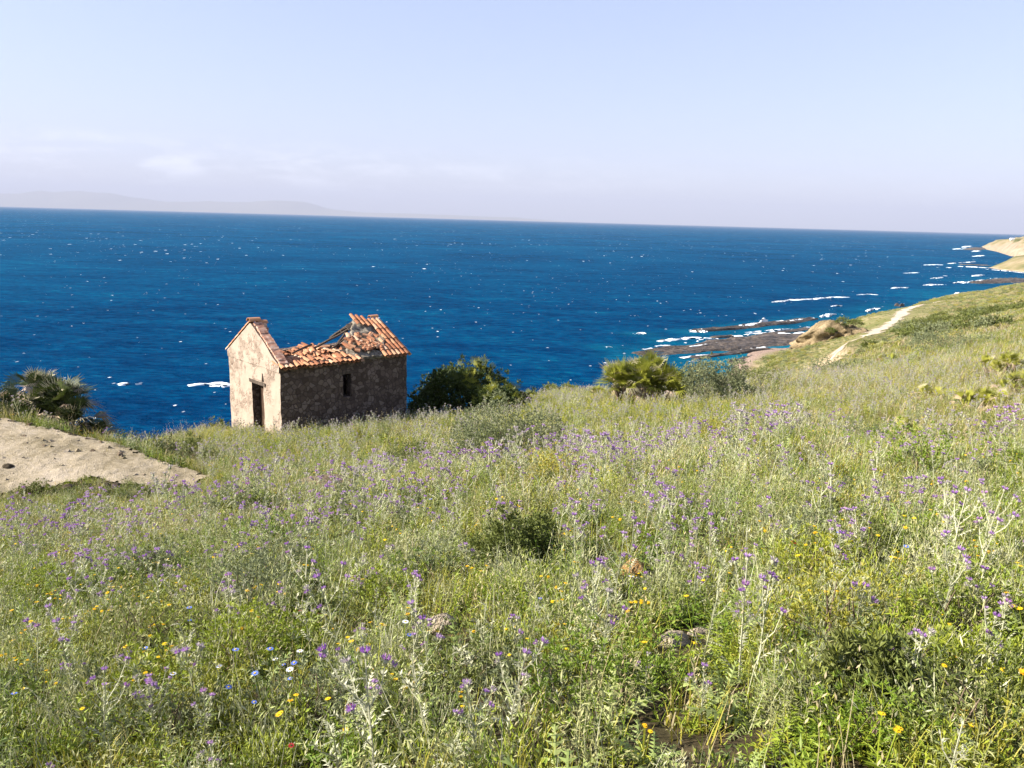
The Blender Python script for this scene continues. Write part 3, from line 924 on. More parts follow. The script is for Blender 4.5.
def wall_grid(name, width, zb, topf, holes, thick, key, place, cell=.13, seed=0, rough=.03, label=None):
    """a rubble wall: u along the wall, z up, outer face at w=0 and inner face at w=thick"""
    nu = max(2, int(width / cell)); nz = max(2, int((max(topf(0), topf(width / 2), topf(width)) - zb) / cell))
    us = list(np.linspace(0, width, nu + 1)); zs = list(np.linspace(zb, max(topf(0), topf(width / 2), topf(width)), nz + 1))
    for (u0, u1, z0, z1) in holes:
        for a in (u0, u1):
            us[int(np.argmin(np.abs(np.array(us) - a)))] = a
        for a in (z0, z1):
            zs[int(np.argmin(np.abs(np.array(zs) - a)))] = a
    V = {}; vs = []; fs = []

    def vid(i, j, side):
        kk = (i, j, side)
        if kk not in V:
            u, z = us[i], min(zs[j], topf(us[i]))
            n1 = float(fbm(u * 2.3 + seed, z * 2.3, 3, seed)) - .5
            n2 = float(fbm(u * 2.3 + seed, z * 2.3, 3, seed + 7)) - .5
            du = n2 * rough * 1.5 if 0 < i < nu else 0
            w = (n1 * rough * 2) if side == 0 else thick + n1 * rough * 2
            dz = (float(vnoise(u * 3.1, 0.0, seed + 3)) - .5) * rough * 1.5 if j == nz else n1 * rough
            V[kk] = len(vs); vs.append(place(u + du, w, z + dz))
        return V[kk]

    def solid(i, j):
        if i < 0 or j < 0 or i >= nu or j >= nz:
            return False
        uc = (us[i] + us[i + 1]) / 2; zc = (zs[j] + zs[j + 1]) / 2
        if zs[j] >= max(topf(us[i]), topf(us[i + 1])) - 1e-6:
            return False
        return not any(u0 < uc < u1 and z0 < zc < z1 for (u0, u1, z0, z1) in holes)

    for i in range(nu):
        for j in range(nz):
            if not solid(i, j):
                continue
            a = [(i, j), (i + 1, j), (i + 1, j + 1), (i, j + 1)]
            fs.append([vid(*p, 0) for p in a]); fs.append([vid(*p, 1) for p in reversed(a)])
            for (di, dj), (p, q) in (((0, -1), (a[1], a[0])), ((1, 0), (a[2], a[1])), ((0, 1), (a[3], a[2])), ((-1, 0), (a[0], a[3]))):
                if not solid(i + di, j + dj):
                    fs.append([vid(*p, 0), vid(*q, 0), vid(*q, 1), vid(*p, 1)])
    # drop degenerate corners
    out = []
    for f in fs:
        pts = [vs[k] for k in f]
        out.append(f)
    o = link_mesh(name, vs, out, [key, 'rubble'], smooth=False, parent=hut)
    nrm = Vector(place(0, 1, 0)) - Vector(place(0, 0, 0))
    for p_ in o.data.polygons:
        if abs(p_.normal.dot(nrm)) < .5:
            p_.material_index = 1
    if label:
        o['label'] = label
    return o


flat0 = lambda u: 0.0
# door position along y from pixels
yd0, yd1 = 1.42, 2.44
zdt = -1.02
wall_grid('gable_wall', WF, -DEPTH, lambda u: -.28, [(yd0, yd1, -DEPTH + .02, zdt)], TH, 'plaster', lambda u, w, z: (w, u, z), seed=1, label='sunlit plastered end wall with the doorway')
wall_grid('gable', WF, -.27, lambda u: GHF * (1 - abs(u - WF / 2) / (WF / 2)) - .02, [], TH - .03, 'plaster', lambda u, w, z: (w - .035, u, z), seed=2, cell=.11, label='pointed plastered gable above the doorway')
xw0, xw1 = 2.64, 3.02
wall_grid('long_wall', LB - 2 * TH, -DEPTH, flat0, [(xw0 - TH, xw1 - TH, -1.55, -.62)], TH, 'rubble', lambda u, w, z: (u + TH + .002, w, z), seed=3, rough=.045, label='shaded rubble side wall with a small window')
wall_grid('long_wall', LB - 2 * TH, -DEPTH, lambda u: -.12 - .14 * float(vnoise(u * 1.5, 0.0, 5)), [], TH, 'rubble', lambda u, w, z: (u + TH + .002, WF - w, z), seed=4, rough=.045)
wall_grid('gable_wall', WF, -DEPTH, lambda u: GH * (1 - abs(u - WF / 2) / (WF / 2)) - .06, [], TH, 'rubble', lambda u, w, z: (LB - w, u, z), seed=5, rough=.045)

# doorway: lintel and a dark door standing back in the opening
mb = MB(); mb.box((.10, (yd0 + yd1) / 2, zdt + .07), (.25, 1.38, .13), 'beam', jit=.012); mb.build('lintel', hut)
mb = MB(); mb.box((-.012, (yd0 + yd1) / 2 - .05, zdt + .36), (.05, .85, .30), 'plaster', jit=.015); o = mb.build('plaster_panel', hut)
mb = MB()
for k in range(5):
    mb.box((.30 + .012 * (k % 2), yd0 + .12 + k * .195, zdt - .95 - .03 * (k % 3)), (.04, .185, 1.9), 'doorwood', jit=.008)
dr = mb.build('door', hut)
for bz in (.35, 1.45):
    mb = MB(); mb.box((.335, (yd0 + yd1) / 2, zdt - bz), (.03, .95, .12), 'beam'); mb.build('door_brace', dr)
mb = MB(); mb.box((xw0 + .22, .10, -.57), (.72, .22, .10), 'beam', jit=.01); mb.build('lintel', hut)
# broken masonry at the foot of the lit wall
for k in range(12):
    u = random.uniform(.2, WF + .1); q = E3[:2] + ax[:2] * u - bx[:2] * random.uniform(.15, .45)
    mb = MB()
    mb.box((0, 0, 0), (random.uniform(.15, .38), random.uniform(.18, .4), random.uniform(.14, .24)), 'stone', None, .03)
    o = mb.build('masonry_block', None, loc=(q[0], q[1], h1(*q) + random.uniform(.02, .07)))
    o.rotation_euler = (0, 0, random.random() * 3)
    tag(o, 'small block of fallen masonry at the foot of the sunlit hut wall', 'stone block', 'masonry blocks below the hut wall')


def tile(mb, origin, along, across, up, length=.44, r0=.095, r1=.075, key='tile', open_down=True):
    """one half round tile: origin at its lower end"""
    o = Vector(origin); a = Vector(along).normalized(); c = Vector(across).normalized(); u = Vector(up).normalized()
    b = len(mb.v); k = mb.mi(key)
    for (s, r) in ((0, r0), (length, r1)):
        for rr in (r, r - .018):
            for i in range(7):
                th = PI * i / 6
                q = o + a * s + c * (math.cos(th) * rr) + u * (math.sin(th) * rr * .85)
                mb.v.append(tuple(q))
    for i in range(6):
        mb.f.append((b + i, b + i + 1, b + 14 + i + 1, b + 14 + i)); mb.f.append((b + 7 + i + 1, b + 7 + i, b + 21 + i, b + 21 + i + 1))
        mb.f.append((b + 7 + i, b + 7 + i + 1, b + i + 1, b + i)); mb.f.append((b + 14 + i, b + 14 + i + 1, b + 21 + i + 1, b + 21 + i))
        mb.m += [k] * 4
    for i in (0, 6):
        mb.f.append((b + i, b + 14 + i, b + 21 + i, b + 7 + i)); mb.m.append(k)


TAN = GH / (WF / 2)
ANG = math.atan(TAN)
SL = math.hypot(GH, WF / 2)
ANGF = math.atan(GHF / (WF / 2))
SLF = math.hypot(GHF, WF / 2)
rt = random.Random(5)


def slope_pt(x, s, lift=0.0):
    """a point on the near roof slope, s metres up from the eaves"""
    return Vector((x, s * math.cos(ANG) - lift * math.sin(ANG), s * math.sin(ANG) + lift * math.cos(ANG)))


SP = .205
roof = MB(); roof_b = MB()
ncol = int((LB + .1) / SP)
for c in range(ncol + 1):
    x = -.02 + c * SP + .06
    if x > LB + .06:
        continue
    fr = x / LB
    # how many courses are left in this column (from the eaves)
    if fr > .885:
        top = 7
    elif fr > .80:
        top = 2
    elif fr > .62:
        top = 0
    else:
        top = 3 if fr < .2 else 2
    roof_ = roof if fr < .8 else roof_b
    for rrow in range(top):
        s = -.22 + rrow * .37
        if fr < .8:
            sag = max(0, s) * .55 + rt.uniform(0, .05)
            pz = slope_pt(x + rt.uniform(-.02, .02), s, .05); pz.z -= sag
            al = Vector((rt.uniform(-.10, .10), math.cos(ANG * .55), math.sin(ANG * .45) + rt.uniform(-.12, .10)))
        else:
            pz = slope_pt(x, s, .07 + .012 * (rrow % 2)); al = Vector((0, math.cos(ANG), math.sin(ANG)))
        tile(roof_, pz, al, (1, 0, 0), (0, -math.sin(ANG), math.cos(ANG)))
        # channel tile between the cover tiles
        pc = pz + Vector((SP / 2, 0, 0)) - Vector((0, -math.sin(ANG), math.cos(ANG))) * .02
        tile(roof_, pc, al, (1, 0, 0), (0, math.sin(ANG), -math.cos(ANG)), r0=.085, r1=.07)
# upper tiles left round the edge of the hole beside the far gable
for c in range(3):
    for s in (2.1, 2.42):
        tile(roof_b, slope_pt(LB * .80 + c * SP, s - c * .1, .08), (0, math.cos(ANG), math.sin(ANG)), (1, 0, 0), (0, -math.sin(ANG), math.cos(ANG)))
roof.build('roof', hut)['label'] = 'sagging strip of tiles along the eaves'
roof_b.build('roof', hut)['label'] = 'intact strip of tiles up to the ridge at the far gable'
# ridge tiles over the far gable, and the one left standing on the front gable
mb = MB()
for k in range(1):
    tile(mb, (LB + .05 - k * .36, WF / 2, GH + .05), (-1, 0, 0), (0, 1, 0), (0, 0, 1), length=.4, r0=.13, r1=.12)
mb.build('ridge_tiles', hut)
mb = MB()
tile(mb, (-.12, WF / 2, GHF + .02), (1, 0, .02), (0, 1, 0), (0, 0, 1), length=.46, r0=.17, r1=.15)
tile(mb, (.22, WF / 2 - .02, GHF - .06), (1, 0, -.06), (0, 1, 0), (0, 0, 1), length=.40, r0=.16, r1=.14)
mb.box((.30, WF / 2 - .13, GHF - .14), (.42, .24, .16), 'brick', jit=.02)
mb.box((.34, WF / 2 - .28, GHF - .30), (.34, .22, .15), 'brick', Matrix.Rotation(.2, 3, 'Z'), .02)
mb.build('ridge_cap', hut)
# verge: tiles bedded over the front gable edge on the far side, brick edge on the near side
mb = MB()
for k in range(7):
    s = SLF - .16 - k * .385
    y = WF - s * math.cos(ANGF) if False else WF / 2 + (SLF - s) * math.cos(ANGF)
    z = GHF - (SLF - s) * math.sin(ANGF)
    tile(mb, (.05, y + .32 * math.cos(ANGF), z - .32 * math.sin(ANGF) + .03), (0, -math.cos(ANGF), math.sin(ANGF)), (1, 0, 0), (0, math.sin(ANGF), math.cos(ANGF)), r0=.13, r1=.11)
mb.build('verge_tiles', hut)
mb = MB()
nb = 15
for k in range(nb):
    s = .12 + k * (SLF - .2) / nb
    lf = .035 + rt.uniform(-.012, .012); p = Vector((.19, s * math.cos(ANGF) - lf * math.sin(ANGF), s * math.sin(ANGF) + lf * math.cos(ANGF)))
    mb.box(p, (.32 + rt.uniform(-.04, .04), (SLF - .2) / nb - .006, .075), 'brick', Matrix.Rotation(ANGF, 3, 'X'), .010)
mb.build('brick_coping', hut)
# fallen tiles lying in the sagging roof between the walls
mb = MB()
for k in range(430):
    x = rt.uniform(.35, LB * .76); tt = rt.random()
    y = .35 + tt * (WF - .45)
    z = -.20 + .20 * math.sin(tt * PI) * (.6 if x < 2.2 else 1.0) - .12 * tt + rt.uniform(-.10, .08) + (.10 * math.sin(x * 2.2))
    if x > LB * .6 and y > 1.7:
        z -= .25
    az = rt.gauss(PI / 2, .45); tl = rt.uniform(-.35, .35)
    al = Vector((math.cos(az) * math.cos(tl), math.sin(az) * math.cos(tl), math.sin(tl)))
    ac = Vector((-math.sin(az), math.cos(az), rt.uniform(-.3, .3)))
    up = al.cross(ac); up = up if up.z > 0 else -up
    if rt.random() < .18:
        up = -up
    tile(mb, (x, y, z), al, ac, up, length=rt.choice([.44, .44, .42, .25]))
mb.build('fallen_tiles', hut)
# bed of earth and lime the tiles lie on (a sagging sheet with real thickness)
gx, gy = np.meshgrid(np.linspace(TH, LB * .80, 46), np.linspace(.25, WF - .25, 34))
ty = (gy - .25) / (WF - .5)
gz = -.34 + .20 * np.sin(ty * PI) - .16 * ty + (fbm(gx * 1.8, gy * 1.8, 4, 61) - .5) * .30 + .08 * np.sin(gx * 2.2)
hole = fbm(gx * .9, gy * .9, 3, 44) < .36
mk = ~hole[:-1, :-1]
o = grid_mesh('roof_bed', gx, gy, gz, 'deck', mask=mk)
o.parent = hut
md = o.modifiers.new('thickness', 'SOLIDIFY'); md.thickness = .09; md.offset = -1
# grey roof deck bared of tiles beside the far gable
gx, gy = np.meshgrid(np.linspace(LB * .52, LB - .3, 40), np.linspace(-.05, SL + .02, 40))
left_edge = np.interp(gy, [0, .3, .7, 1.2, 1.8, 2.3, SL], [LB * .56, LB * .55, LB * .58, LB * .64, LB * .71, LB * .77, LB * .82]) + (fbm(gx * 0 + 3, gy * 4, 3, 8) - .5) * .35
mk = gx > left_edge
lift = (fbm(gx * 2.6, gy * 2.6, 4, 15) - .5) * .20
dip = -.12 * np.exp(-(((gx - LB * .80) / .5) ** 2 + ((gy - 1.2) / .6) ** 2))
dy = gy * math.cos(ANG) - (lift + dip) * math.sin(ANG); dz = gy * math.sin(ANG) + (lift + dip) * math.cos(ANG) - .02
o = grid_mesh('roof_deck', gx, dy, dz, 'deck', mask=(mk[:-1, :-1]))
o.parent = hut
o['label'] = 'grey rubble bed of the roof bared of its tiles'
md = o.modifiers.new('thickness', 'SOLIDIFY'); md.thickness = .10; md.offset = -1
# pale mortar strip along the eaves
mb = MB()
for k in range(9):
    mb.box((LB * .62 + .08 + k * .14, .10 + rt.uniform(-.02, .02), .035 + rt.uniform(-.01, .012)), (.145, .42, .085), 'deck', Matrix.Rotation(ANG * .7, 3, 'X'), .012)
mb.build('mortar_strip', hut)
# loose pieces of tile on the deck
mb = MB()
for k in range(48):
    s = rt.uniform(.15, 1.25); x = rt.uniform(LB * .56, LB * .88)
    az = rt.uniform(.3, 2.8)
    al = Vector((math.cos(az), math.sin(az) * math.cos(ANG), math.sin(az) * math.sin(ANG)))
    tile(mb, slope_pt(x, s, .1), al, Vector((0, -math.sin(ANG), math.cos(ANG))).cross(al), (0, -math.sin(ANG), math.cos(ANG)), length=rt.uniform(.2, .4))
mb.build('loose_tiles', hut)
# dark rotten boards under the edge of the hole
for k in range(9):
    f0 = k / 8
    s0 = .35 + f0 * (SL - .6); x1 = LB * .86; x0 = np.interp(s0, [0, 1.2, SL], [LB * .46, LB * .61, LB * .80]) + rt.uniform(-.22, .22)
    mb = MB(); p = slope_pt((x0 + x1) / 2, s0, -.10 + rt.uniform(-.02, .02))
    mb.box(p, (x1 - x0, .21, .03), 'beam', Matrix.Rotation(ANG + rt.uniform(-.06, .06), 3, 'X'), .012)
    mb.build('board', hut)
# rafters bared along the edge of the hole, and fallen beams
for (a, b, r) in [((LB * .84, WF / 2, GH - .05), (LB * .60, .95, .18), .055), ((LB * .80, WF / 2 + .05, GH - .16), (LB * .55, 1.45, .20), .05), ((LB * .845, WF / 2 + .1, GH - .02), (LB * .63, WF / 2 + .3, .42), .06),
                  ((LB * .76, 1.95, .92), (LB * .47, 2.3, .10), .05), ((LB * .72, 1.6, .72), (LB * .50, 1.2, .22), .04), ((LB * .95, WF / 2 + .02, GH - .09), (LB * .70, WF / 2 + .1, GH - .42), .06), ((1.2, 1.3, .18), (2.6, 2.4, .26), .045)]:
    mb = MB()
    pts = [Vector(a).lerp(Vector(b), i / 5) + Vector((0, 0, rt.uniform(-.015, .015))) for i in range(6)]
    mb.tube(pts, [r * rt.uniform(.85, 1.1) for _ in pts], 'beam', 6)
    mb.build('rafter', hut)


def in_hut(x, y, grow=0.15):
    dx = x - E3[0]; dy = y - E3[1]
    a = dx * bx[0] + dy * bx[1]; b = dx * ax[0] + dy * ax[1]
    return (a > -grow) & (a < LB + grow) & (b > -grow) & (b < WF + grow)

# ------------------------------------------------------------------ plants: prototypes
R = random.Random(11)


def grass_tuft(n, h0, h1_, w, spread, key='grass', drykey=0.08):
    mb = MB()
    for _ in range(n):
        a = R.uniform(0, 2 * PI); r = spread * R.random() ** .6
        mb.ribbon((r * math.cos(a), r * math.sin(a), -.02), R.uniform(0, 2 * PI), R.uniform(h0, h1_), w * R.uniform(.7, 1.3), R.uniform(.02, .4), R.uniform(.2, 1.3), 'dry' if R.random() < drykey else key, 3)
    return mb


def dry_stalks(n, h0, h1_, w, spread):
    mb = MB()
    for _ in range(n):
        a = R.uniform(0, 2 * PI); r = spread * R.random()
        az = R.uniform(0, 2 * PI)
        tip = mb.ribbon((r * math.cos(a), r * math.sin(a), -.02), az, R.uniform(h0, h1_), w, R.uniform(0, .25), R.uniform(.1, .7), 'dry', 4, .5)
        for k in range(5):
            b = Vector(tip) - Vector((0, 0, .012 * k * 2.2))
            mb.leaf(b, (math.sin(az + k * 2.4) * .6, math.cos(az + k * 2.4) * .6, .5), (0, 0, 1), .03, w * 2.2, 'dry')
    return mb


def herb(nst, h0, h1_, ll, lw, spread, key='herb', nl=12, flower=None, nf=0):
    mb = MB()
    for _ in range(nst):
        a = R.uniform(0, 2 * PI); r = spread * R.random() ** .7
        az = R.uniform(0, 2 * PI); h = R.uniform(h0, h1_); lean = R.uniform(0, .45)
        p0 = Vector((r * math.cos(a), r * math.sin(a), -.02))
        d = Vector((math.sin(az) * math.sin(lean), math.cos(az) * math.sin(lean), math.cos(lean)))
        mb.tube([p0, p0 + d * h * .5, p0 + d * h + Vector((0, 0, h * .05))], [lw * .14, lw * .12, lw * .07], key, 3, False)
        for k in range(nl):
            tt = (k + .6) / nl
            q = p0 + d * h * tt
            th = k * 2.4 + az
            el = R.uniform(.0, .8)
            mb.leaf(q, (math.cos(th) * math.cos(el), math.sin(th) * math.cos(el), math.sin(el)), (0, 0, 1), ll * (1.15 - .6 * tt) * R.uniform(.7, 1.2), lw * (1.15 - .5 * tt), key, R.uniform(0, .3))
        if flower:
            for k in range(nf):
                q = p0 + d * h * R.uniform(.8, 1.08) + Vector((R.uniform(-.02, .02), R.uniform(-.02, .02), 0))
                for j in range(4):
                    th = j * PI / 2 + k
                    mb.leaf(q, (math.cos(th), math.sin(th), .4), (0, 0, 1), lw * .8, lw * .6, flower)
    return mb


def pinnate(mb, p, az, el, L, key, w=.3, n=8, droop=.7):
    """spiny feathered thistle leaf"""
    p = Vector(p)
    side = Vector((-math.sin(az), math.cos(az), 0))
    for i in range(n):
        tt = i / n
        e = el - droop * tt
        d = Vector((math.cos(az) * math.cos(e), math.sin(az) * math.cos(e), math.sin(e)))
        q = p + d * (L / n)
        ww = L * w * math.sin(PI * (.15 + .8 * tt)) * .5
        up = side.cross(d)
        for s in (-1, 1):
            tip = p + d * (L / n) * 1.1 + side * s * ww + up * ww * R.uniform(.1, .55)
            mb.face([p - d * L * .012, p + d * (L / n) * .62, tip], key)
        mb.face([p - side * L * .014, q - side * L * .012, q + side * L * .012, p + side * L * .014], key)
        p = q
    return p


def rosette(n, L, key='thleaf'):
    mb = MB()
    for k in range(n):
        pinnate(mb, (0, 0, 0), k * 2.4, R.uniform(.25, 1.2), L * R.uniform(.6, 1.1), key, .34, 9, R.uniform(.3, 1.1))
    return mb


def thistle_head(scale, key='purple', nf=34):
    """spiny bud with a tuft of florets, z up, origin where it joins the stem"""
    mb = MB(); s = scale
    mb.tube([(0, 0, -.004), (0, 0, .003 * 1), (0, 0, .009), (0, 0, .017), (0, 0, .020)], [.002 * s, .006 * s, .0085 * s, .006 * s, .004 * s], 'thstem', 6)
    for k in range(16):
        th = k * 2.4; z = .003 + .013 * (k / 16)
        d = Vector((math.cos(th), math.sin(th), .35 + .5 * k / 16))
        mb.leaf(Vector((math.cos(th) * .006 * s, math.sin(th) * .006 * s, z)), d, (0, 0, 1), .017 * s, .0035 * s, 'thstem')
    for k in range(nf):
        th = k * 2.4; rr = math.sqrt((k + .5) / nf)
        d = Vector((math.cos(th) * rr * 1.15, math.sin(th) * rr * 1.15, .8 + R.uniform(-.15, .25)))
        mb.leaf((math.cos(th) * .003 * s, math.sin(th) * .003 * s, .017), d, (math.cos(th + 1.5), math.sin(th + 1.5), 0.1), .021 * s * R.uniform(.8, 1.15), .0052 * s, key)
    return mb


def thistle(h, nbr, leafy=1.0, hs=1.25):
    """returns the leafy plant and the list of head transforms"""
    mb = MB(); heads = []
    lean = R.uniform(0, .18); az = R.uniform(0, 2 * PI)
    top = Vector((math.sin(az) * math.sin(lean), math.cos(az) * math.sin(lean), math.cos(lean))) * h
    main = [Vector((0, 0, -.03)), top * .35 + Vector((R.uniform(-.015, .015), R.uniform(-.015, .015), 0)), top * .7, top]
    mb.tube(main, [.0055, .005, .004, .003], 'thstem', 4, False)

    def along(pts, tt):
        x = tt * (len(pts) - 1); i = min(int(x), len(pts) - 2)
        return pts[i].lerp(pts[i + 1], x - i)

    def dress(pts, n, L0, L1):
        for k in range(n):
            tt = (k + R.random()) / n
            pinnate(mb, along(pts, tt), k * 2.4 + R.uniform(-.4, .4), R.uniform(.3, 1.0), (L0 + (L1 - L0) * tt) * R.uniform(.75, 1.2), 'thleaf' if R.random() < .5 else 'thstem', .34, 6, R.uniform(.2, 1.0))
        d0 = (pts[-1] - pts[0]).normalized()
        for k in range(int(n * 2.2)):
            th = k * 1.9
            mb.leaf(along(pts, R.random()), (math.cos(th), math.sin(th), .7), (0, 0, 1), .028, .009, 'thstem')

    dress(main, int(11 * leafy), .17, .05)
    heads.append((top, (top - main[2]).normalized(), hs * R.uniform(.9, 1.15)))
    for b in range(nbr):
        st = along(main, R.uniform(.35, .85))
        a = az + b * 2.3 + R.uniform(-.4, .4)
        L = h * R.uniform(.22, .46)
        d = Vector((math.cos(a) * .62, math.sin(a) * .62, R.uniform(.6, .95))).normalized()
        e = st + d * L * .55; f_ = e + (d * .6 + Vector((0, 0, .6))).normalized() * L * .5
        pts = [st, e, f_]
        mb.tube(pts, [.0035, .003, .0022], 'thstem', 3, False)
        dress(pts, int(5 * leafy), .07, .035)
        heads.append((f_, (f_ - e).normalized(), hs * R.uniform(.75, 1.1)))
        if R.random() < .45:
            heads.append((f_ + Vector((R.uniform(-.03, .03), R.uniform(-.03, .03), -.012)), (f_ - e + Vector((R.uniform(-.1, .1), R.uniform(-.1, .1), .02))).normalized(), hs * R.uniform(.6, .9)))
    for k in range(int(5 * leafy)):
        pinnate(mb, (0, 0, .01), k * 1.3 + R.random(), R.uniform(.2, .9), R.uniform(.12, .24), 'thleaf', .36, 8, R.uniform(.4, 1.0))
    return mb, heads


def daisy(n, h, key, size=.013):
    """a small plant with several flower stalks; returns the green part and the flower spots"""
    mb = MB(); fl = []
    for k in range(n):
        az = R.uniform(0, 2 * PI); lean = R.uniform(.05, .5); hh = h * R.uniform(.6, 1.1)
        d = Vector((math.sin(az) * math.sin(lean), math.cos(az) * math.sin(lean), math.cos(lean)))
        p1 = d * hh * .55; p2 = p1 + (d + Vector((0, 0, .5))).normalized() * hh * .5
        mb.tube([(0, 0, -.02), p1, p2], [.0022, .002, .0015], 'herb', 3, False)
        for j in range(4):
            th = j * 2.4 + az
            mb.leaf(p1 * (j / 4), (math.cos(th), math.sin(th), .5), (0, 0, 1), .06, .012, 'herb', .2)
        fl.append((p2, (d + Vector((0, 0, .9))).normalized()))
    return mb, fl


def daisy_flower(key, size):
    mb = MB()
    n = 11
    for k in range(n):
        th = 2 * PI * k / n
        mb.leaf((0, 0, 0), (math.cos(th), math.sin(th), .18), (0, 0, 1), size, size * .55, key, .1)
    mb.tube([(0, 0, -.003), (0, 0, .003)], [size * .34, size * .26], 'yellow' if key != 'red' else 'darkleaf', 6)
    return mb


def zmat(pos, d, s=1.0):
    d = Vector(d).normalized()
    return Matrix.Translation(pos) @ d.to_track_quat('Z', 'Y').to_matrix().to_4x4() @ Matrix.Scale(s, 4)


def whole(mb, heads, head_mb):
    o = MB(); o.add(mb, Matrix.Identity(4))
    for hd in heads:
        o.add(head_mb, zmat(hd[0], hd[1], hd[2] if len(hd) > 2 else 1.0))
    return o


# ------------------------------------------------------------------ scattering
def sample(y0, y1, dens, xmax=.80, xmin=-.80):
    """random ground points between two distances, dens per square metre"""
    area = (xmax - xmin) * ((y1 ** 2 - y0 ** 2) / 2 + 3 * (y1 - y0))
    n = int(area * dens)
    k = rng.random(n)
    y = np.sqrt((y0 + 3) ** 2 + k * ((y1 + 3) ** 2 - (y0 + 3) ** 2)) - 3
    x = rng.uniform(xmin, xmax, n) * (y + 3)
    return x, y


keep_out = []          # (x, y, radius) of rocks and shrubs


def ok_place(x, y, hid=1.3, sandy=True, pad=0.0):
    m = (hidden(x, y) < hid) & ~in_hut(x, y)
    if sandy:
        m &= ~sandmask(x, y)
    m &= path_dist(x, y) > .2
    m &= hz(x, y) > 1.2
    for (a, b, r) in keep_out:
        m &= (x - a) ** 2 + (y - b) ** 2 > (r + pad) ** 2
    return m


def spots(x, y, lst, base):
    """density field: base plus soft spots round pixels of the picture"""
    px, py = proj(x, y, hz(x, y))
    d = np.full(x.shape, float(base))
    for (a, b, rx, ry, s) in lst:
        d = d + s * np.exp(-(((px - a) / rx) ** 2 + ((py - b) / ry) ** 2))
    return d


def scatter(name, protos, x, y, smin, smax, grow=None, tilt=.12, sink=0.0):
    """one object holding many copies of the prototypes (ground cover)"""
    col = bpy.data.collections.new(name + '_kinds')
    for k, mb in enumerate(protos):
        col.objects.link(bpy.data.objects.new('%s_kind.%03d' % (name, k + 1), mb.mesh(name)))
    n = len(x)
    me = bpy.data.meshes.new(name)
    me.vertices.add(n)
    s = rng.uniform(smin, smax, n)
    if grow is not None:
        s = s * grow
    co = np.stack([x, y, hz(x, y) - sink * s], -1)
    me.vertices.foreach_set('co', co.astype(np.float32).ravel())
    qx, qy = proj(x, y, hz(x, y))
    s = s * np.where((qx < 235) & (qy > 452) & (qy < 512) & (y < 19), .6, 1.0)
    rot = np.stack([rng.normal(0, tilt, n), rng.normal(0, tilt, n), rng.uniform(0, 2 * PI, n)], -1)
    a = me.attributes.new('turn', 'FLOAT_VECTOR', 'POINT'); a.data.foreach_set('vector', rot.astype(np.float32).ravel())
    a = me.attributes.new('size', 'FLOAT', 'POINT'); a.data.foreach_set('value', s.astype(np.float32))
    a = me.attributes.new('kind', 'INT', 'POINT'); a.data.foreach_set('value', rng.integers(0, len(protos), n).astype(np.int32))
    o = bpy.data.objects.new(name, me)
    COL.objects.link(o)
    o['kind'] = 'stuff'
    ng = bpy.data.node_groups.new(name, 'GeometryNodeTree')
    ng.interface.new_socket('Geometry', in_out='INPUT', socket_type='NodeSocketGeometry')
    ng.interface.new_socket('Geometry', in_out='OUTPUT', socket_type='NodeSocketGeometry')
    N = ng.nodes.new; Lk = ng.links.new
    gi = N('NodeGroupInput'); go = N('NodeGroupOutput')
    ci = N('GeometryNodeCollectionInfo'); ci.inputs['Collection'].default_value = col
    ci.inputs['Separate Children'].default_value = True; ci.inputs['Reset Children'].default_value = True
    ip = N('GeometryNodeInstanceOnPoints'); ip.inputs['Pick Instance'].default_value = True

    def attr(nm, typ):
        q = N('GeometryNodeInputNamedAttribute'); q.data_type = typ; q.inputs['Name'].default_value = nm
        return [s_ for s_ in q.outputs if s_.enabled][0]
    er = N('FunctionNodeEulerToRotation')
    Lk(gi.outputs[0], ip.inputs['Points']); Lk(ci.outputs[0], ip.inputs['Instance'])
    Lk(attr('kind', 'INT'), ip.inputs['Instance Index'])
    Lk(attr('turn', 'FLOAT_VECTOR'), er.inputs[0]); Lk(er.outputs[0], ip.inputs['Rotation'])
    Lk(attr('size', 'FLOAT'), ip.inputs['Scale'])
    Lk(ip.outputs[0], go.inputs[0])
    md = o.modifiers.new('scatter', 'NODES'); md.node_group = ng
    return o


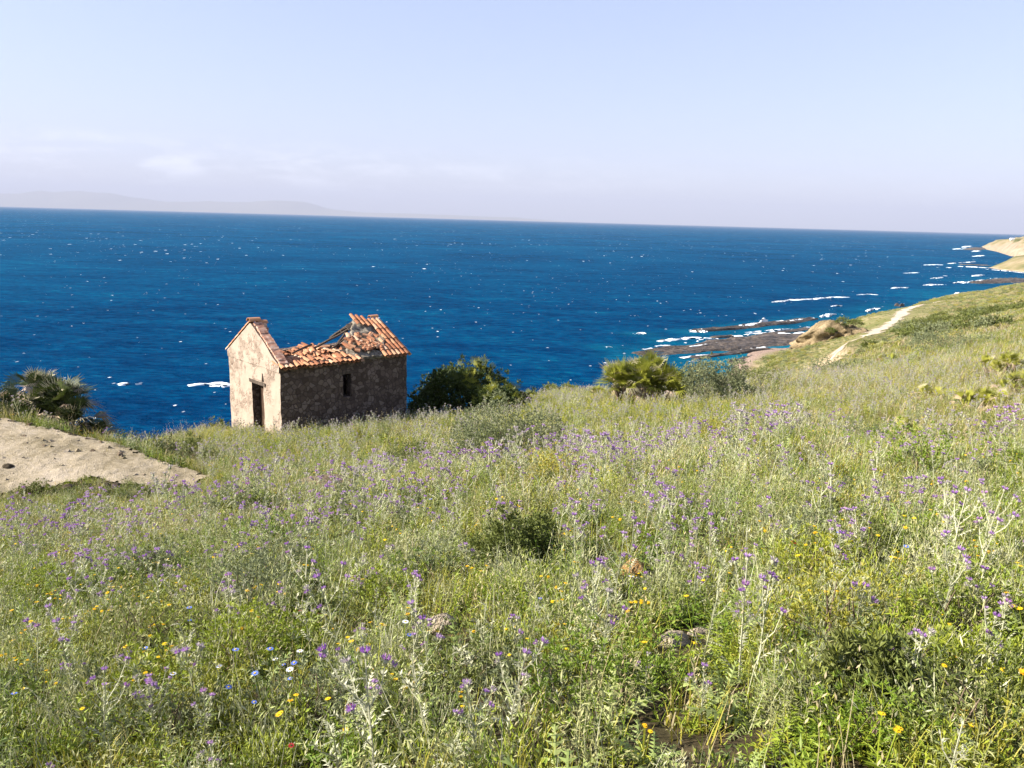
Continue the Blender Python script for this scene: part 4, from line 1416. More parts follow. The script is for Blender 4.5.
# ------------------------------------------------------------------ shrubs, palms, stones
def shrub(name, label, cat, base, w, d, h, leaf, lkey, ntip, seed, lower=.08, group=None, fans=None, nl=6, lumps=.35, lw=.35, sink=.05, kg=.8):
    r = random.Random(seed)
    root = empty(name, (base[0], base[1], base[2] - sink), 0)
    tag(root, label, cat, group)
    fo = MB(); br = MB()
    ph = [r.uniform(0, 9) for _ in range(4)]

    def rad(th, el):
        return 1 + lumps * (math.sin(3 * th + ph[0]) * .35 + math.sin(5 * th + ph[1] + 3 * el) * .3 + math.sin(7 * el + ph[2] + 2 * th) * .35)

    for _ in range(ntip):
        th = r.uniform(0, 2 * PI); el = math.asin(r.uniform(lower, 1))
        q = rad(th, el) * (1 - .42 * r.random() ** 2.0) * (1 + .10 * r.gauss(0, 1) * (r.random() < .25))
        n = Vector((math.cos(th) * math.cos(el), math.sin(th) * math.cos(el), math.sin(el)))
        p = Vector((n.x * w / 2 * q, n.y * d / 2 * q, n.z * h * q))
        for k in range(nl):
            v = (n * .7 + Vector((r.gauss(0, .7), r.gauss(0, .7), r.gauss(.25, .6)))).normalized()
            fo.leaf(p + v * leaf * .1, v, (r.gauss(0, 1), r.gauss(0, 1), r.gauss(0, 1)), leaf * r.uniform(.6, 1.25), leaf * lw * r.uniform(.8, 1.2), lkey, r.uniform(-.1, .25))
    fo.build('foliage', root)
    for k in range(9):
        th = r.uniform(0, 2 * PI); el = r.uniform(.5, 1.4)
        n = Vector((math.cos(th) * math.cos(el) * w / 2, math.sin(th) * math.cos(el) * d / 2, math.sin(el) * h)) * .85
        m_ = n * .5 + Vector((r.uniform(-.1, .1) * w, r.uniform(-.1, .1) * d, .05 * h))
        br.tube([(n.x * .06, n.y * .06, -.1), m_, n], [.014 * h + .002, .010 * h + .001, .002], 'wood', 5)
    br.build('branches', root)
    if fans:
        fb = MB()
        for (n_, s_, key, zone) in fans:
            for _ in range(n_):
                th = r.uniform(*zone[0]); el = r.uniform(*zone[1])
                q = rad(th, el) * r.uniform(.9, 1.05)
                nn_ = Vector((math.cos(th) * math.cos(el), math.sin(th) * math.cos(el), math.sin(el)))
                fan(fb, Vector((nn_.x * w / 2 * q, nn_.y * d / 2 * q, nn_.z * h * q)), (nn_ + Vector((r.gauss(0, .35), r.gauss(0, .35), .5))).normalized(), s_ * r.uniform(.75, 1.2), key, r)
        fb.build('fan_leaves', root)
    keep_out.append((base[0], base[1], min(w, d) * .5 * kg))
    return root


def fan(mb, p, d, L, key, r, n=13, spread=2.5, droop=.25, tipkey=None):
    """one fan leaf: leaflets spread in a half disc round direction d"""
    d = Vector(d).normalized()
    s = d.cross(Vector((r.gauss(0, .4), r.gauss(0, .4), 1))).normalized()
    n_ = s.cross(d)
    for k in range(n):
        a = (k / (n - 1) - .5) * spread
        v = (d * math.cos(a) + s * math.sin(a) + n_ * (.18 * abs(a))).normalized()
        w = v.cross(n_).normalized() * L * .027
        l = L * (1 - .22 * abs(a) / 1.3) * r.uniform(.9, 1.08)
        m_ = p + v * l * .55; e = p + v * l - Vector((0, 0, droop * l * r.uniform(.2, 1.0)))
        mb.face([p, m_ - w, m_ + w], key)
        mb.face([m_ - w, e, m_ + w], tipkey or key)


def palm(name, label, base, w, h, nf, ndead, L, key, seed, group=None, erect=.5, tip=None, dead='palmdead', ntr=5, kg=.7, d=None):
    r = random.Random(seed)
    root = empty(name, (base[0], base[1], base[2] - .03)); tag(root, label, 'palm', group)
    heads = []
    d = d or w
    for k in range(ntr):
        a = r.uniform(0, 2 * PI); q = math.sqrt(r.random()) * .72
        p = Vector((math.cos(a) * q * w / 2, math.sin(a) * q * d / 2, 0)); t_ = p * 1.15 + Vector((0, 0, max(.12, h * r.uniform(.15, .55) * (1.15 - q))))
        tr = MB()
        tr.tube([p - Vector((0, 0, .15)), p * 1.05 + Vector((0, 0, t_.z * .5)), t_], [.085, .08, .07], 'wood', 7)
        heads.append(t_)
        tr.build('trunk', root)
    for part, n, kk in (('fronds', nf, key), ('dead_fronds', ndead, dead)):
        mb = MB()
        for k in range(n):
            c = r.choice(heads)
            az = r.uniform(0, 2 * PI)
            el = r.gauss(erect * 1.35, .4) if part == 'fronds' else r.gauss(.12, .42)
            v = Vector((math.cos(az) * math.cos(el), math.sin(az) * math.cos(el), math.sin(el)))
            pl = L * r.uniform(.45, .95)
            q = c + v * pl
            mb.tube([c, c + v * pl * .5 + Vector((0, 0, .02)), q], [.012, .010, .008], kk, 3, False)
            v2 = (v + Vector((0, 0, -.25 if part == 'fronds' else -.5))).normalized()
            fan(mb, q, v2 if r.random() < .6 else v, L * r.uniform(.75, 1.15), kk, r, 17, r.uniform(1.3, 2.8), r.uniform(.1, .5) if part == 'fronds' else .6, tip if part == 'fronds' and r.random() < .3 else None)
        if n:
            mb.build(part, root)
    keep_out.append((base[0], base[1], w * .5 * kg))
    return root


def rock(name, label, p, sx_, sy_, sz_, key, seed, sink=.35, group=None, rough=.35, rotz=None):
    r = random.Random(seed)
    import bmesh
    bm = bmesh.new()
    bmesh.ops.create_icosphere(bm, subdivisions=5 if sx_ > 3 else 4, radius=1)
    o1, o2 = r.uniform(0, 50), r.uniform(0, 50)
    for v in bm.verts:
        n = v.co.copy()
        k = float(fbm(n.x * 1.3 + o1 + n.z, n.y * 1.3 + o2 - n.z, 4, seed)) - .5
        k2 = float(fbm(n.x * 3 + o2, n.z * 3 + n.y + o1, 3, seed + 2)) - .5
        k3 = abs(float(fbm(n.x * 4.5 + o1 + n.z * 2, n.y * 4.5 - n.z * 3, 3, seed + 5)) - .5)
        v.co = n * (1 + rough * 1.7 * k + rough * .5 * k2 - (.10 - min(k3, .10)) * rough * 2.2)
        # blunt facets
        for ax_ in ((.6, .2, .77), (-.5, .6, .62), (.1, -.8, .58), (-.7, -.5, .5), (.9, -.2, .3)):
            q = v.co.dot(Vector(ax_).normalized())
            if q > .78:
                v.co -= Vector(ax_).normalized() * (q - .78) * .75
        v.co.x *= sx_ / 2; v.co.y *= sy_ / 2; v.co.z *= sz_ / 2
    me = bpy.data.meshes.new(name); bm.to_mesh(me); bm.free()
    me.materials.append(M[key])
    me.polygons.foreach_set('use_smooth', [True] * len(me.polygons))
    o = bpy.data.objects.new(name, me); COL.objects.link(o)
    o.location = (p[0], p[1], p[2] + sz_ * (.5 - sink)); o.rotation_euler = (r.uniform(-.1, .1), r.uniform(-.1, .1), r.uniform(0, 6) if rotz is None else rotz)
    tag(o, label, 'rock', group)
    return o


def gp(x, y):
    return (x, y, h1(x, y))


# stones showing in the meadow
def stone(label, px, py, w_px, d_ratio, h_ratio, key, seed, name='rock', sink=.2, rotz=0.0, out=.62):
    g = ground_at(px, py)
    s = w_px / F * g.y
    for kk in (0, .45, .9, 1.35):
        keep_out.append((g.x * (1 - s * kk / g.y), g.y - s * kk, s * out))
    return rock(name, label, g, s, s * d_ratio, s * h_ratio, key, seed, sink, None, .3, rotz)


stone('rust orange boulder among purple thistles', 634, 574, 30, .8, .8, 'orangestone', 3, sink=.3)
stone('rounded beige stone sunk in the grass, left of centre', 444, 630, 32, .8, .75, 'stone', 5)
stone('pale flat stone slab in front of the thistles, lower right of centre', 672, 646, 46, .6, .4, 'stone', 7, rotz=.5)
stone('narrow pale stone just right of the flat slab', 700, 636, 30, .5, .4, 'stone', 9, rotz=.2)
stone('broad low brown earth covered rock in the left meadow below the hut', 330, 488, 62, .8, .28, 'brownstone', 13, sink=.3)
for i, (px, py, w_, lab) in enumerate([(52, 494, 11, 'small dark stone at the near edge of the bare bank, leftmost of the row'), (69, 489, 15, 'dark clod lying on the near edge of the bare sandy bank'), (88, 486, 9, 'smallest dark stone beside the brown weeds of the bank'),
                                       (106, 486, 10, 'dark stone at the middle of the bank edge'), (116, 487, 13, 'dark stone at the right end of the row along the bank'), (8, 468, 13, 'dark flat piece of driftwood coloured stone lying on the bare bank'), (150, 494, 14, 'dark stone in grass just below the tip of the bank')]):
    stone(lab, px, py, w_, .8, .55, 'darkstone', 40 + i, sink=.35)

# ochre rocky knoll on the shore
kp = at(835, 338, 114)
r_ = rock('rocky_outcrop', 'ochre rocky knoll with scrubby top between the reef and the dirt track', (kp[0], kp[1], h1(kp[0], kp[1]) - .6), 9.4, 6.5, 6.0, 'outcrop', 71, .36, None, .75, 2.5)
kp2 = at(810, 341, 116)
r_ = rock('rocky_outcrop', 'smaller pale rock sloping down from the ochre knoll towards the reef', (kp2[0], kp2[1], h1(kp2[0], kp2[1]) - .5), 5.5, 5, 3.0, 'outcrop', 77, .36, None, .7, 1.2)
rs = random.Random(4)
for k in range(8):
    a = rs.uniform(-3.2, 3.6)
    x_ = kp[0] + a; y_ = kp[1] + rs.uniform(-2.5, 1.5)
    shrub('scrub_bush', 'dark green scrub clinging to the ochre knoll above the reef', 'shrub', (x_, y_, h1(x_, y_) + 1.2 + rs.random() * 1.0 - abs(a) * .2), rs.uniform(1.2, 2.4), 1.6, rs.uniform(.6, 1.0), .22, 'bushleaf', 150, 300 + k, group='scrub on the ochre knoll', nl=5, kg=.1)

# the big bush behind the hut, with the hut's shadow on it
b0 = at(466, 414, 35.6)
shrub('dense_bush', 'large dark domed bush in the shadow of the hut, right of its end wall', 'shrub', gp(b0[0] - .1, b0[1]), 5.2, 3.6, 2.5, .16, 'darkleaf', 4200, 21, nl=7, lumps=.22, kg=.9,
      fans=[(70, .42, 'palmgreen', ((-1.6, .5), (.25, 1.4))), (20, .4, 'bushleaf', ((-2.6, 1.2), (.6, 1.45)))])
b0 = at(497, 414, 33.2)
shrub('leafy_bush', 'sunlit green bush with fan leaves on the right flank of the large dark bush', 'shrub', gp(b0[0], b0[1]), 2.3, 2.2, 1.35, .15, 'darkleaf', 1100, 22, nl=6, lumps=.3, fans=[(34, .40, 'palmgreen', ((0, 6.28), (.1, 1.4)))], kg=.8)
for i, (px, py, Y, w_, h_, lab) in enumerate([(532, 394, 41, 1.6, .7, 'low dark bush on the cliff edge, next right of the large bush'), (552, 393, 42, 1.2, .75, 'low bush on the cliff edge, middle of three'), (569, 392, 42, 1.5, .65, 'low bush on the cliff edge, rightmost of three'),
                                              (217, 424, 35.5, 1.5, 1.0, 'green bush on the cliff edge left of the hut')]):
    b0 = at(px, py, Y)
    shrub('low_bush', lab, 'shrub', gp(b0[0], b0[1]), w_, w_, h_, .15, 'bushleaf', 420, 60 + i, nl=6, fans=[(10, .3, 'palmgreen', ((0, 6.28), (.3, 1.4)))])

# fan palms
b0 = at(46, 437, 23.8)
palm('dwarf_palm', 'dark bushy fan palm with tan dead fronds at the left edge, behind the bare bank', gp(b0[0], b0[1]), 4.0, 3.5, 210, 60, .74, 'palmdark', 31, erect=.62, tip='palmpale', ntr=9, d=2.2)
b0 = at(92, 440, 24.6)
palm('dwarf_palm', 'smaller dark fan palm on the right flank of the bushy left palm', gp(b0[0] - .4, b0[1]), 1.5, 1.3, 40, 8, .6, 'palmdark', 32, erect=.5, tip='palmpale', ntr=3)
g = ground_at(642, 404)
palm('dwarf_palm', 'yellow green upright fan palm with bleached fronds at the centre of the cliff edge', (g.x, g.y, g.z + .1), 96 / F * g.y, 50 / F * g.y * 1.05, 270, 16, 50 / F * g.y * .36, 'palmgreen', 33, erect=.7, ntr=18, d=1.6, tip='palmpale')
g = ground_at(608, 402)
palm('dwarf_palm', 'low fan palm of mostly dead pinkish fronds, left of the upright one', g, 1.5, 1.0, 54, 14, .42, 'palmgreen', 34, erect=.6, ntr=4)
g = ground_at(668, 402)
palm('dwarf_palm', 'low yellow green palm tuft, right flank of the upright palm beside the grey green shrub', g, 1.3, .8, 60, 14, .4, 'palmgreen', 35, erect=.8, ntr=5)
for i, (px, py, w_, h_, nf, nd, lab) in enumerate([(1006, 376, 2.0, 1.3, 80, 26, 'fan palm at the right edge, highest up the slope'), (1022, 396, 1.6, 1.0, 60, 20, 'fan palm cut by the right edge, below the highest one'), (935, 402, 1.2, .6, 24, 30, 'small fan palm of dead straw fronds on the right slope'),
                                                   (905, 440, 1.0, .5, 24, 26, 'small palm tuft with straw fronds, lowest on the right slope'), (985, 412, 1.5, .8, 50, 26, 'green palm tuft near the right edge among pale grass'), (888, 364, 1.3, .7, 30, 18, 'small palm tuft on the upper right slope in grey scrub')]):
    g = ground_at(px, py)
    palm('dwarf_palm', lab, g, w_, h_, nf, nd, .36, 'palmgreen', 90 + i, erect=.8, ntr=7, tip='palmpale')

# shrubs in and around the meadow
for i, (px, py, wp, hp_, dk, key, leaf, nt, lab, nm) in enumerate([
        (716, 404, 92, 40, 1.0, 'scrub', .10, 3600, 'rounded grey green shrub right of the central fan palm', 'grey_shrub'),
        (505, 466, 136, 60, .8, 'scrub', .065, 3600, 'broad grey green shrub in the middle of the meadow, below the large bush', 'grey_shrub'),
        (408, 468, 60, 24, .9, 'bushleaf', .055, 700, 'small bright green shrub left of the broad grey one', 'leafy_bush'),
        (520, 572, 104, 58, .7, 'bushleaf', .04, 2200, 'low olive green shrub with a shaded base among purple thistles at the centre', 'grey_shrub'),
        (790, 380, 70, 18, .9, 'scrub', .10, 800, 'low grey shrub below the ochre knoll', 'grey_shrub'),
        (846, 376, 80, 18, .9, 'scrub', .10, 900, 'grey brown shrub on the slope just below the dirt track', 'grey_shrub'),
        (762, 388, 70, 22, .9, 'bushleaf', .09, 700, 'olive shrub on the slope between two grey ones', 'leafy_bush'),
        (960, 352, 90, 24, .9, 'scrub', .10, 900, 'wide grey shrub high on the right slope', 'grey_shrub'),
        (880, 725, 140, 90, .7, 'bushleaf', .045, 1200, 'leafy green bush behind the tall thistles, lower right corner', 'leafy_bush'),
        (300, 640, 84, 50, .8, 'bushleaf', .04, 1000, 'olive green leafy bush in the left foreground', 'leafy_bush'),
        (240, 520, 60, 26, .8, 'herb', .05, 500, 'bright green leafy bush below the tip of the bare bank', 'leafy_bush')]):
    g = ground_at(px, py)
    s = g.y / F
    shrub(nm, lab, 'shrub', (g.x, g.y + wp * s * dk * .3, h1(g.x, g.y + wp * s * dk * .3)), wp * s, wp * s * dk, hp_ * s * 1.05, leaf, key, nt, 110 + i, nl=6, lumps=.4, kg=.6, lw=.3)
    keep_out.pop()

# leafy mounds scattered over the meadow
rm = random.Random(31)
cnt = 0
while cnt < 64:
    px = rm.uniform(10, 1015); py = 440 + 320 * rm.random() ** 1.3
    g = ground_at(px, py)
    w0_ = .35; X1 = np.array([g.x]); Y1 = np.array([g.y])
    if not ok_place(X1, Y1, pad=w0_)[0] or in_hut(X1, Y1, 1.0)[0] or g.y > 30 or (px < 240 and 440 < py < 510):
        continue
    w_ = rm.uniform(.35, .8) * (1 + g.y / 25)
    q = rm.random()
    lf = .022 + .0022 * g.y
    shrub('meadow_bush', 'low leafy cushion of green plants in the flowering meadow', 'bush', (g.x, g.y, g.z), w_, w_ * .8, w_ * rm.uniform(.40, .6), lf, 'herb' if q < .4 else ('scrub' if q < .65 else ('grass' if q < .75 else 'bushleaf')), int(420 * w_ / (1 + g.y / 25) * 1.6), 700 + cnt, group='leafy cushions in the meadow', nl=6, lumps=.45, kg=.0, lw=.26)
    keep_out.pop()
    cnt += 1

# weeds along the far edge of the bare bank
rw = random.Random(17)
for i in range(22):
    f_ = i / 21
    px = 72 + 136 * f_ + rw.uniform(-3, 3); Y = 24.3 - 2.6 * f_ + rw.uniform(0, 2.2)
    x_ = ray(px, 440)[0] * Y
    shrub('tall_weed', 'leafy green weed along the far edge of the bare sandy bank', 'weed', gp(x_, Y), rw.uniform(.5, .8), .6, rw.uniform(.55, .95), .085, 'greyleaf' if rw.random() < .4 else 'bushleaf', 130, 400 + i, group='weeds along the bank edge', nl=5, kg=.3)
for i in range(26):
    g = ground_at(20 + i * 7 + rw.uniform(-4, 4), 492 + rw.uniform(-3, 8))
    shrub('brown_weed', 'olive brown weed on the near edge of the bare sandy bank', 'weed', (g.x, g.y, g.z), rw.uniform(.3, .5), .4, rw.uniform(.16, .3), .05, 'bushleaf', 90, 440 + i, group='weeds on the near edge of the bank', nl=5, kg=.3)

# bushes on the far right hillside
n_b = 0
rb = random.Random(23)
for i in range(170):
    px = rb.uniform(845, 1060); Y = rb.uniform(55, 150)
    x_ = ray(px, 330)[0] * Y
    X1 = np.array([x_]); Y1 = np.array([Y])
    if (px < 905 and rb.random() < .8) or hidden(X1, Y1)[0] > .8 or path_dist(X1, Y1)[0] < 1.6 or fbm(X1 * .05, Y1 * .05, 3, 12)[0] < .44:
        continue
    w_ = rb.uniform(1.2, 3.2)
    shrub('hillside_bush', 'green bush dotting the far hillside right of the dirt track', 'shrub', gp(x_, Y), w_, w_ * .9, w_ * rb.uniform(.28, .42), .20, 'bushleaf' if rb.random() < .7 else 'scrub', int(90 * w_), 500 + i, group='bushes on the far hillside', nl=5, kg=.4)
    n_b += 1

# ------------------------------------------------------------------ meadow
P_GRASS = [grass_tuft(30, .07, .24, .0055, .12, 'grass', .14) for _ in range(4)]
P_GRASSF = [grass_tuft(26, .14, .36, .010, .24, 'grass', .22) for _ in range(3)]
P_DRY = [dry_stalks(7, .25, .5, .004, .12) for _ in range(3)]
P_HERB = [herb(7, .08, .26, .05, .014, .10, 'herb', 13) for _ in range(3)] + [herb(6, .10, .34, .05, .010, .10, 'greyleaf', 15) for _ in range(2)] + [herb(8, .05, .14, .045, .02, .14, 'herb', 8)]
P_HERBF = [herb(7, .14, .36, .085, .024, .22, 'herb', 10) for _ in range(2)] + [herb(7, .14, .38, .08, .016, .22, 'greyleaf', 11) for _ in range(3)]
P_ROS = [rosette(9, .20), rosette(8, .26), rosette(10, .16)]
P_MUST = [herb(6, .18, .40, .05, .012, .14, 'herb', 7, 'lemon', 6) for _ in range(2)]

x, y = sample(-.8, 8.5, 62)
g_ok = ok_place(x, y); x, y = x[g_ok], y[g_ok]
pt = fbm(x * .9, y * .9, 3, 70)
gap = np.clip((fbm(x * 1.3, y * 1.3, 3, 99) - .40) * 9, .18, 1)
k = rng.random(len(x)) < (.35 + 1.1 * (pt - .25)) * gap
scatter('meadow_grass', P_GRASS, x[k], y[k], .7, 1.35)
x, y = sample(8.5, 19, 20); x2, y2 = sample(19, 50, 8)
x = np.concatenate([x, x2]); y = np.concatenate([y, y2])
k = ok_place(x, y); x, y = x[k], y[k]
scatter('meadow_grass', P_GRASSF, x, y, .7, 1.25, grow=np.interp(y, [8, 20, 50], [.85, 1.15, 1.5]))

x, y = sample(-.8, 8.5, 70)
k = ok_place(x, y); x, y = x[k], y[k]
pt = fbm(x * .7, y * .7, 3, 81)
gap = np.clip((fbm(x * 1.3, y * 1.3, 3, 99) - .40) * 9, .18, 1)
k = rng.random(len(x)) < np.clip(.3 + 2.4 * (pt - .34), .2, 1) * gap
scatter('wild_herbs', P_HERB, x[k], y[k], .65, 1.3)
x, y = sample(8.5, 19, 34); x2, y2 = sample(19, 50, 14)
x = np.concatenate([x, x2]); y = np.concatenate([y, y2])
k = ok_place(x, y); x, y = x[k], y[k]
pt = fbm(x * .35, y * .35, 3, 82)
k = rng.random(len(x)) < np.clip(.2 + 2.4 * (pt - .32), .15, 1)
scatter('wild_herbs', P_HERBF, x[k], y[k], .6, 1.2, grow=np.interp(y[k], [8, 20, 50], [.8, 1.05, 1.4]))

def cushion(w, h, n, ll, lw, key, key2, p2=.15):
    mb = MB(); ph = [R.uniform(0, 9) for _ in range(3)]
    for _ in range(n):
        th = R.uniform(0, 2 * PI); el = math.asin(R.uniform(-.05, 1))
        q = (1 + .3 * math.sin(3 * th + ph[0]) + .2 * math.sin(5 * th + ph[1])) * R.uniform(.45, 1.05)
        nn = Vector((math.cos(th) * math.cos(el), math.sin(th) * math.cos(el), math.sin(el)))
        p = Vector((nn.x * w / 2 * q, nn.y * w / 2 * q, max(0, nn.z) * h * q * R.uniform(.7, 1.15)))
        v = (nn * .55 + Vector((R.gauss(0, .5), R.gauss(0, .5), R.gauss(.5, .45)))).normalized()
        mb.leaf(p, v, (R.gauss(0, 1), R.gauss(0, 1), R.gauss(0, 1)), ll * R.uniform(.5, 1.4), lw * R.uniform(.7, 1.3), key2 if R.random() < p2 else key, R.uniform(-.1, .3))
    for _ in range(max(3, n // 40)):
        th = R.uniform(0, 2 * PI); q = R.random() * .5
        mb.ribbon((math.cos(th) * q * w, math.sin(th) * q * w, 0), th, h * R.uniform(1.0, 1.7), lw * .5, R.uniform(0, .4), R.uniform(0, .6), 'thstem' if key2 != 'lime' else 'lime', 2)
    return mb


P_CUSH = [cushion(.28, .17, 330, .032, .0065, 'lime', 'herb', .3), cushion(.32, .22, 360, .036, .007, 'greyleaf', 'thstem', .3), cushion(.26, .15, 330, .028, .007, 'herb', 'lime', .3),
          cushion(.34, .24, 360, .040, .006, 'thleaf', 'thstem', .25), cushion(.30, .18, 330, .034, .006, 'lime', 'dry', .2), cushion(.36, .26, 380, .034, .0065, 'greyleaf', 'greyleaf', .3), cushion(.30, .14, 300, .032, .010, 'darkleaf', 'herb', .5), cushion(.22, .10, 240, .03, .008, 'darkleaf', 'lime', .25)]  # dark leaved cushions, near and far, deepen the shaded gaps by leaf colour
P_CUSHF = [cushion(.5, .26, 300, .055, .012, 'lime', 'herb', .3), cushion(.5, .32, 320, .06, .013, 'greyleaf', 'thstem', .35), cushion(.45, .22, 280, .05, .012, 'herb', 'lime', .4), cushion(.5, .34, 320, .06, .011, 'thleaf', 'thstem', .3), cushion(.5, .3, 300, .06, .012, 'greyleaf', 'dry', .3), cushion(.45, .2, 260, .05, .016, 'darkleaf', 'herb', .5)]
x, y = sample(-.8, 9, 42)
k = ok_place(x, y, pad=.14); x, y = x[k], y[k]
k = rng.random(len(x)) < np.clip((fbm(x * 1.2, y * 1.2, 3, 101) - .39) * 8, .12, 1)
scatter('leafy_ground_cover', P_CUSH, x[k], y[k], .55, 1.35, tilt=.2)
x, y = sample(9, 19, 15); x2, y2 = sample(19, 50, 6.5)
x = np.concatenate([x, x2]); y = np.concatenate([y, y2])
k = ok_place(x, y); x, y = x[k], y[k]
k = rng.random(len(x)) < np.clip((fbm(x * .7, y * .7, 3, 102) - .39) * 7, .08, 1)
scatter('leafy_ground_cover', P_CUSHF, x[k], y[k], .5, 1.3, grow=np.interp(y[k], [9, 20, 50], [.8, 1.05, 1.35]), tilt=.2)
x, y = sample(-.5, 13, 5)
k = ok_place(x, y)
scatter('thistle_rosettes', P_ROS, x[k], y[k], .7, 1.3)
x, y = sample(-.5, 40, 5)
k = ok_place(x, y); x, y = x[k], y[k]
k = rng.random(len(x)) < np.clip(spots(x, y, [(920, 410, 150, 60, .9), (960, 620, 130, 160, .4), (120, 470, 130, 20, .4)], .30), 0, 1)
scatter('dry_grass', P_DRY, x[k], y[k], .7, 1.2, grow=np.interp(y[k], [0, 40], [.8, 1.4]))
x, y = sample(9, 42, 8)
k = ok_place(x, y); x, y = x[k], y[k]
k = rng.random(len(x)) < np.clip(spots(x, y, [(590, 418, 100, 22, .95), (700, 425, 90, 25, .6), (310, 445, 60, 15, .45), (250, 450, 60, 14, .5), (560, 470, 70, 30, .4), (880, 400, 120, 40, .4), (430, 435, 60, 12, .3)], .05), 0, 1)
scatter('yellow_mustard', P_MUST, x[k], y[k], .8, 1.2, grow=np.interp(y[k], [8, 42], [.9, 1.5]))

# coarse bunches of straw and green blades on the right hand slope
P_COARSE = [grass_tuft(34, .25, .55, .018, .16, 'palmgreen', .45) for _ in range(2)] + [grass_tuft(30, .2, .5, .02, .18, 'palmdead', .5)]
x, y = sample(13, 60, 2.6, .8, .1)
k = ok_place(x, y); x, y = x[k], y[k]
k = rng.random(len(x)) < np.clip(spots(x, y, [(950, 420, 110, 55, .9), (870, 370, 90, 30, .5), (1010, 370, 60, 40, .6), (620, 405, 40, 10, .5)], .02), 0, 1)
scatter('coarse_grass', P_COARSE, x[k], y[k], .7, 1.3, grow=np.interp(y[k], [13, 50], [.9, 1.3]))
x, y = sample(14, 23, 6, -.1, -.9)
k = sandmask(x, y) & (fbm(x * .8, y * .8, 3, 41) > .5)
PEB = []
for q in range(3):
    mb = MB(); mb.box((0, 0, .01), (.07, .05, .035), ('stone', 'brownstone', 'sand')[q], Matrix.Rotation(q, 3, 'Z'), .012); PEB.append(mb)
x3, y3 = sample(14, 23, 9, -.1, -.9)
k3 = sandmask(x3, y3)
scatter('pebbles', PEB, x3[k3], y3[k3], .3, 2.2, tilt=.5)
scatter('dry_grass', [grass_tuft(10, .04, .12, .006, .10, 'dry', .6), grass_tuft(12, .05, .14, .006, .12, 'grass', .6)], x[k], y[k], .7, 1.4)

# low scrub over the far slopes
P_SCRUB = []
for q in range(4):
    mb = MB()
    for _ in range(90):
        th = R.uniform(0, 2 * PI); el = math.asin(R.uniform(.05, 1)); rr = R.uniform(.6, 1)
        n_ = Vector((math.cos(th) * math.cos(el), math.sin(th) * math.cos(el), math.sin(el)))
        pp_ = Vector((n_.x * .55 * rr, n_.y * .55 * rr, n_.z * .38 * rr))
        for _k in range(3):
            v = (n_ + Vector((R.gauss(0, .6), R.gauss(0, .6), R.gauss(.3, .5)))).normalized()
            mb.leaf(pp_, v, (R.gauss(0, 1), R.gauss(0, 1), R.gauss(0, 1)), R.uniform(.10, .2), .05, ('scrub', 'greyleaf', 'grass', 'dry')[q] if R.random() < .8 else 'greyleaf')
    P_SCRUB.append(mb)
x, y = sample(42, 120, 2.2, .80, -.1); x2, y2 = sample(120, 330, .3, .8, .1)
x = np.concatenate([x, x2]); y = np.concatenate([y, y2])
k = ok_place(x, y, 1.2) & (path_dist(x, y) > .8); x, y = x[k], y[k]
scatter('hillside_scrub', P_SCRUB, x, y, .5, 1.1, grow=np.interp(y, [42, 120, 330], [.8, 1.2, 2.2]) * np.clip(path_dist(x, y) / 9, .3, 1))

# ------------------------------------------------------------------ thistles
TH = []
for h_, nb_, lf in [(.62, 4, 1.0), (.50, 3, 1.1), (.42, 3, 1.0), (.55, 5, .9), (.34, 2, 1.2), (.46, 4, 1.0)]:
    TH.append(thistle(h_, nb_, lf))
HEAD = thistle_head(1.0)
HEADF = thistle_head(1.0, 'lilac', 22)
th_mesh = [mb.mesh('thistle') for mb, _ in TH]
head_mesh = HEAD.mesh('flower_head'); headf_mesh = HEADF.mesh('flower_head')
SPOT = [(440, 505, 120, 40, .9), (560, 470, 110, 50, .5), (320, 520, 90, 40, .6), (110, 560, 120, 50, .7), (260, 600, 120, 60, .5), (620, 560, 90, 40, .5), (760, 480, 170, 50, .5), (900, 690, 120, 90, .45),
        (640, 650, 60, 40, .5), (430, 670, 70, 50, .3), (380, 420, 160, 16, .5), (600, 400, 120, 20, .5), (800, 400, 200, 40, .5), (560, 540, 60, 30, .4), (860, 560, 80, 50, .4)]
x, y = sample(2.6, 50, 10)
k = ok_place(x, y); x, y = x[k], y[k]
k = rng.random(len(x)) < np.clip(.62 * spots(x, y, SPOT, .30) * (.2 + 1.6 * fbm(x * .6, y * .6, 3, 91)), 0, 1) * np.interp(y, [0, 4, 8, 14, 30], [1.9, 1.6, 1.0, .36, .18])
x, y = x[k], y[k]
px, py = proj(x, y, hz(x, y) + .45)
px0, py0 = proj(x, y, hz(x, y))
vis = (px > 5) & (px < 1019) & (py > 0) & (py < 755) & (hidden(x, y) < .25)
near = np.argsort(np.where(vis, y, 1e9))[:300]
sel = np.zeros(len(x), bool); sel[near] = True


def copies(pts, protos, name, label, cat, group, child, heads_of, smin, smax, labels=None):
    for i, (a, b) in enumerate(pts):
        q = i % len(protos)
        o = bpy.data.objects.new(name, protos[q])
        COL.objects.link(o)
        s = R.uniform(smin, smax)
        o.location = (a, b, h1(a, b)); o.rotation_euler = (R.gauss(0, .08), R.gauss(0, .08), R.uniform(0, 6.28)); o.scale = (s, s, s)
        tag(o, label, cat, group)
        for hd in heads_of[q]:
            c = bpy.data.objects.new(child[1], R.choice(child[0]))
            COL.objects.link(c)
            c.parent = o
            c.matrix_local = zmat(hd[0], hd[1], hd[2] if len(hd) > 2 else 1.0)


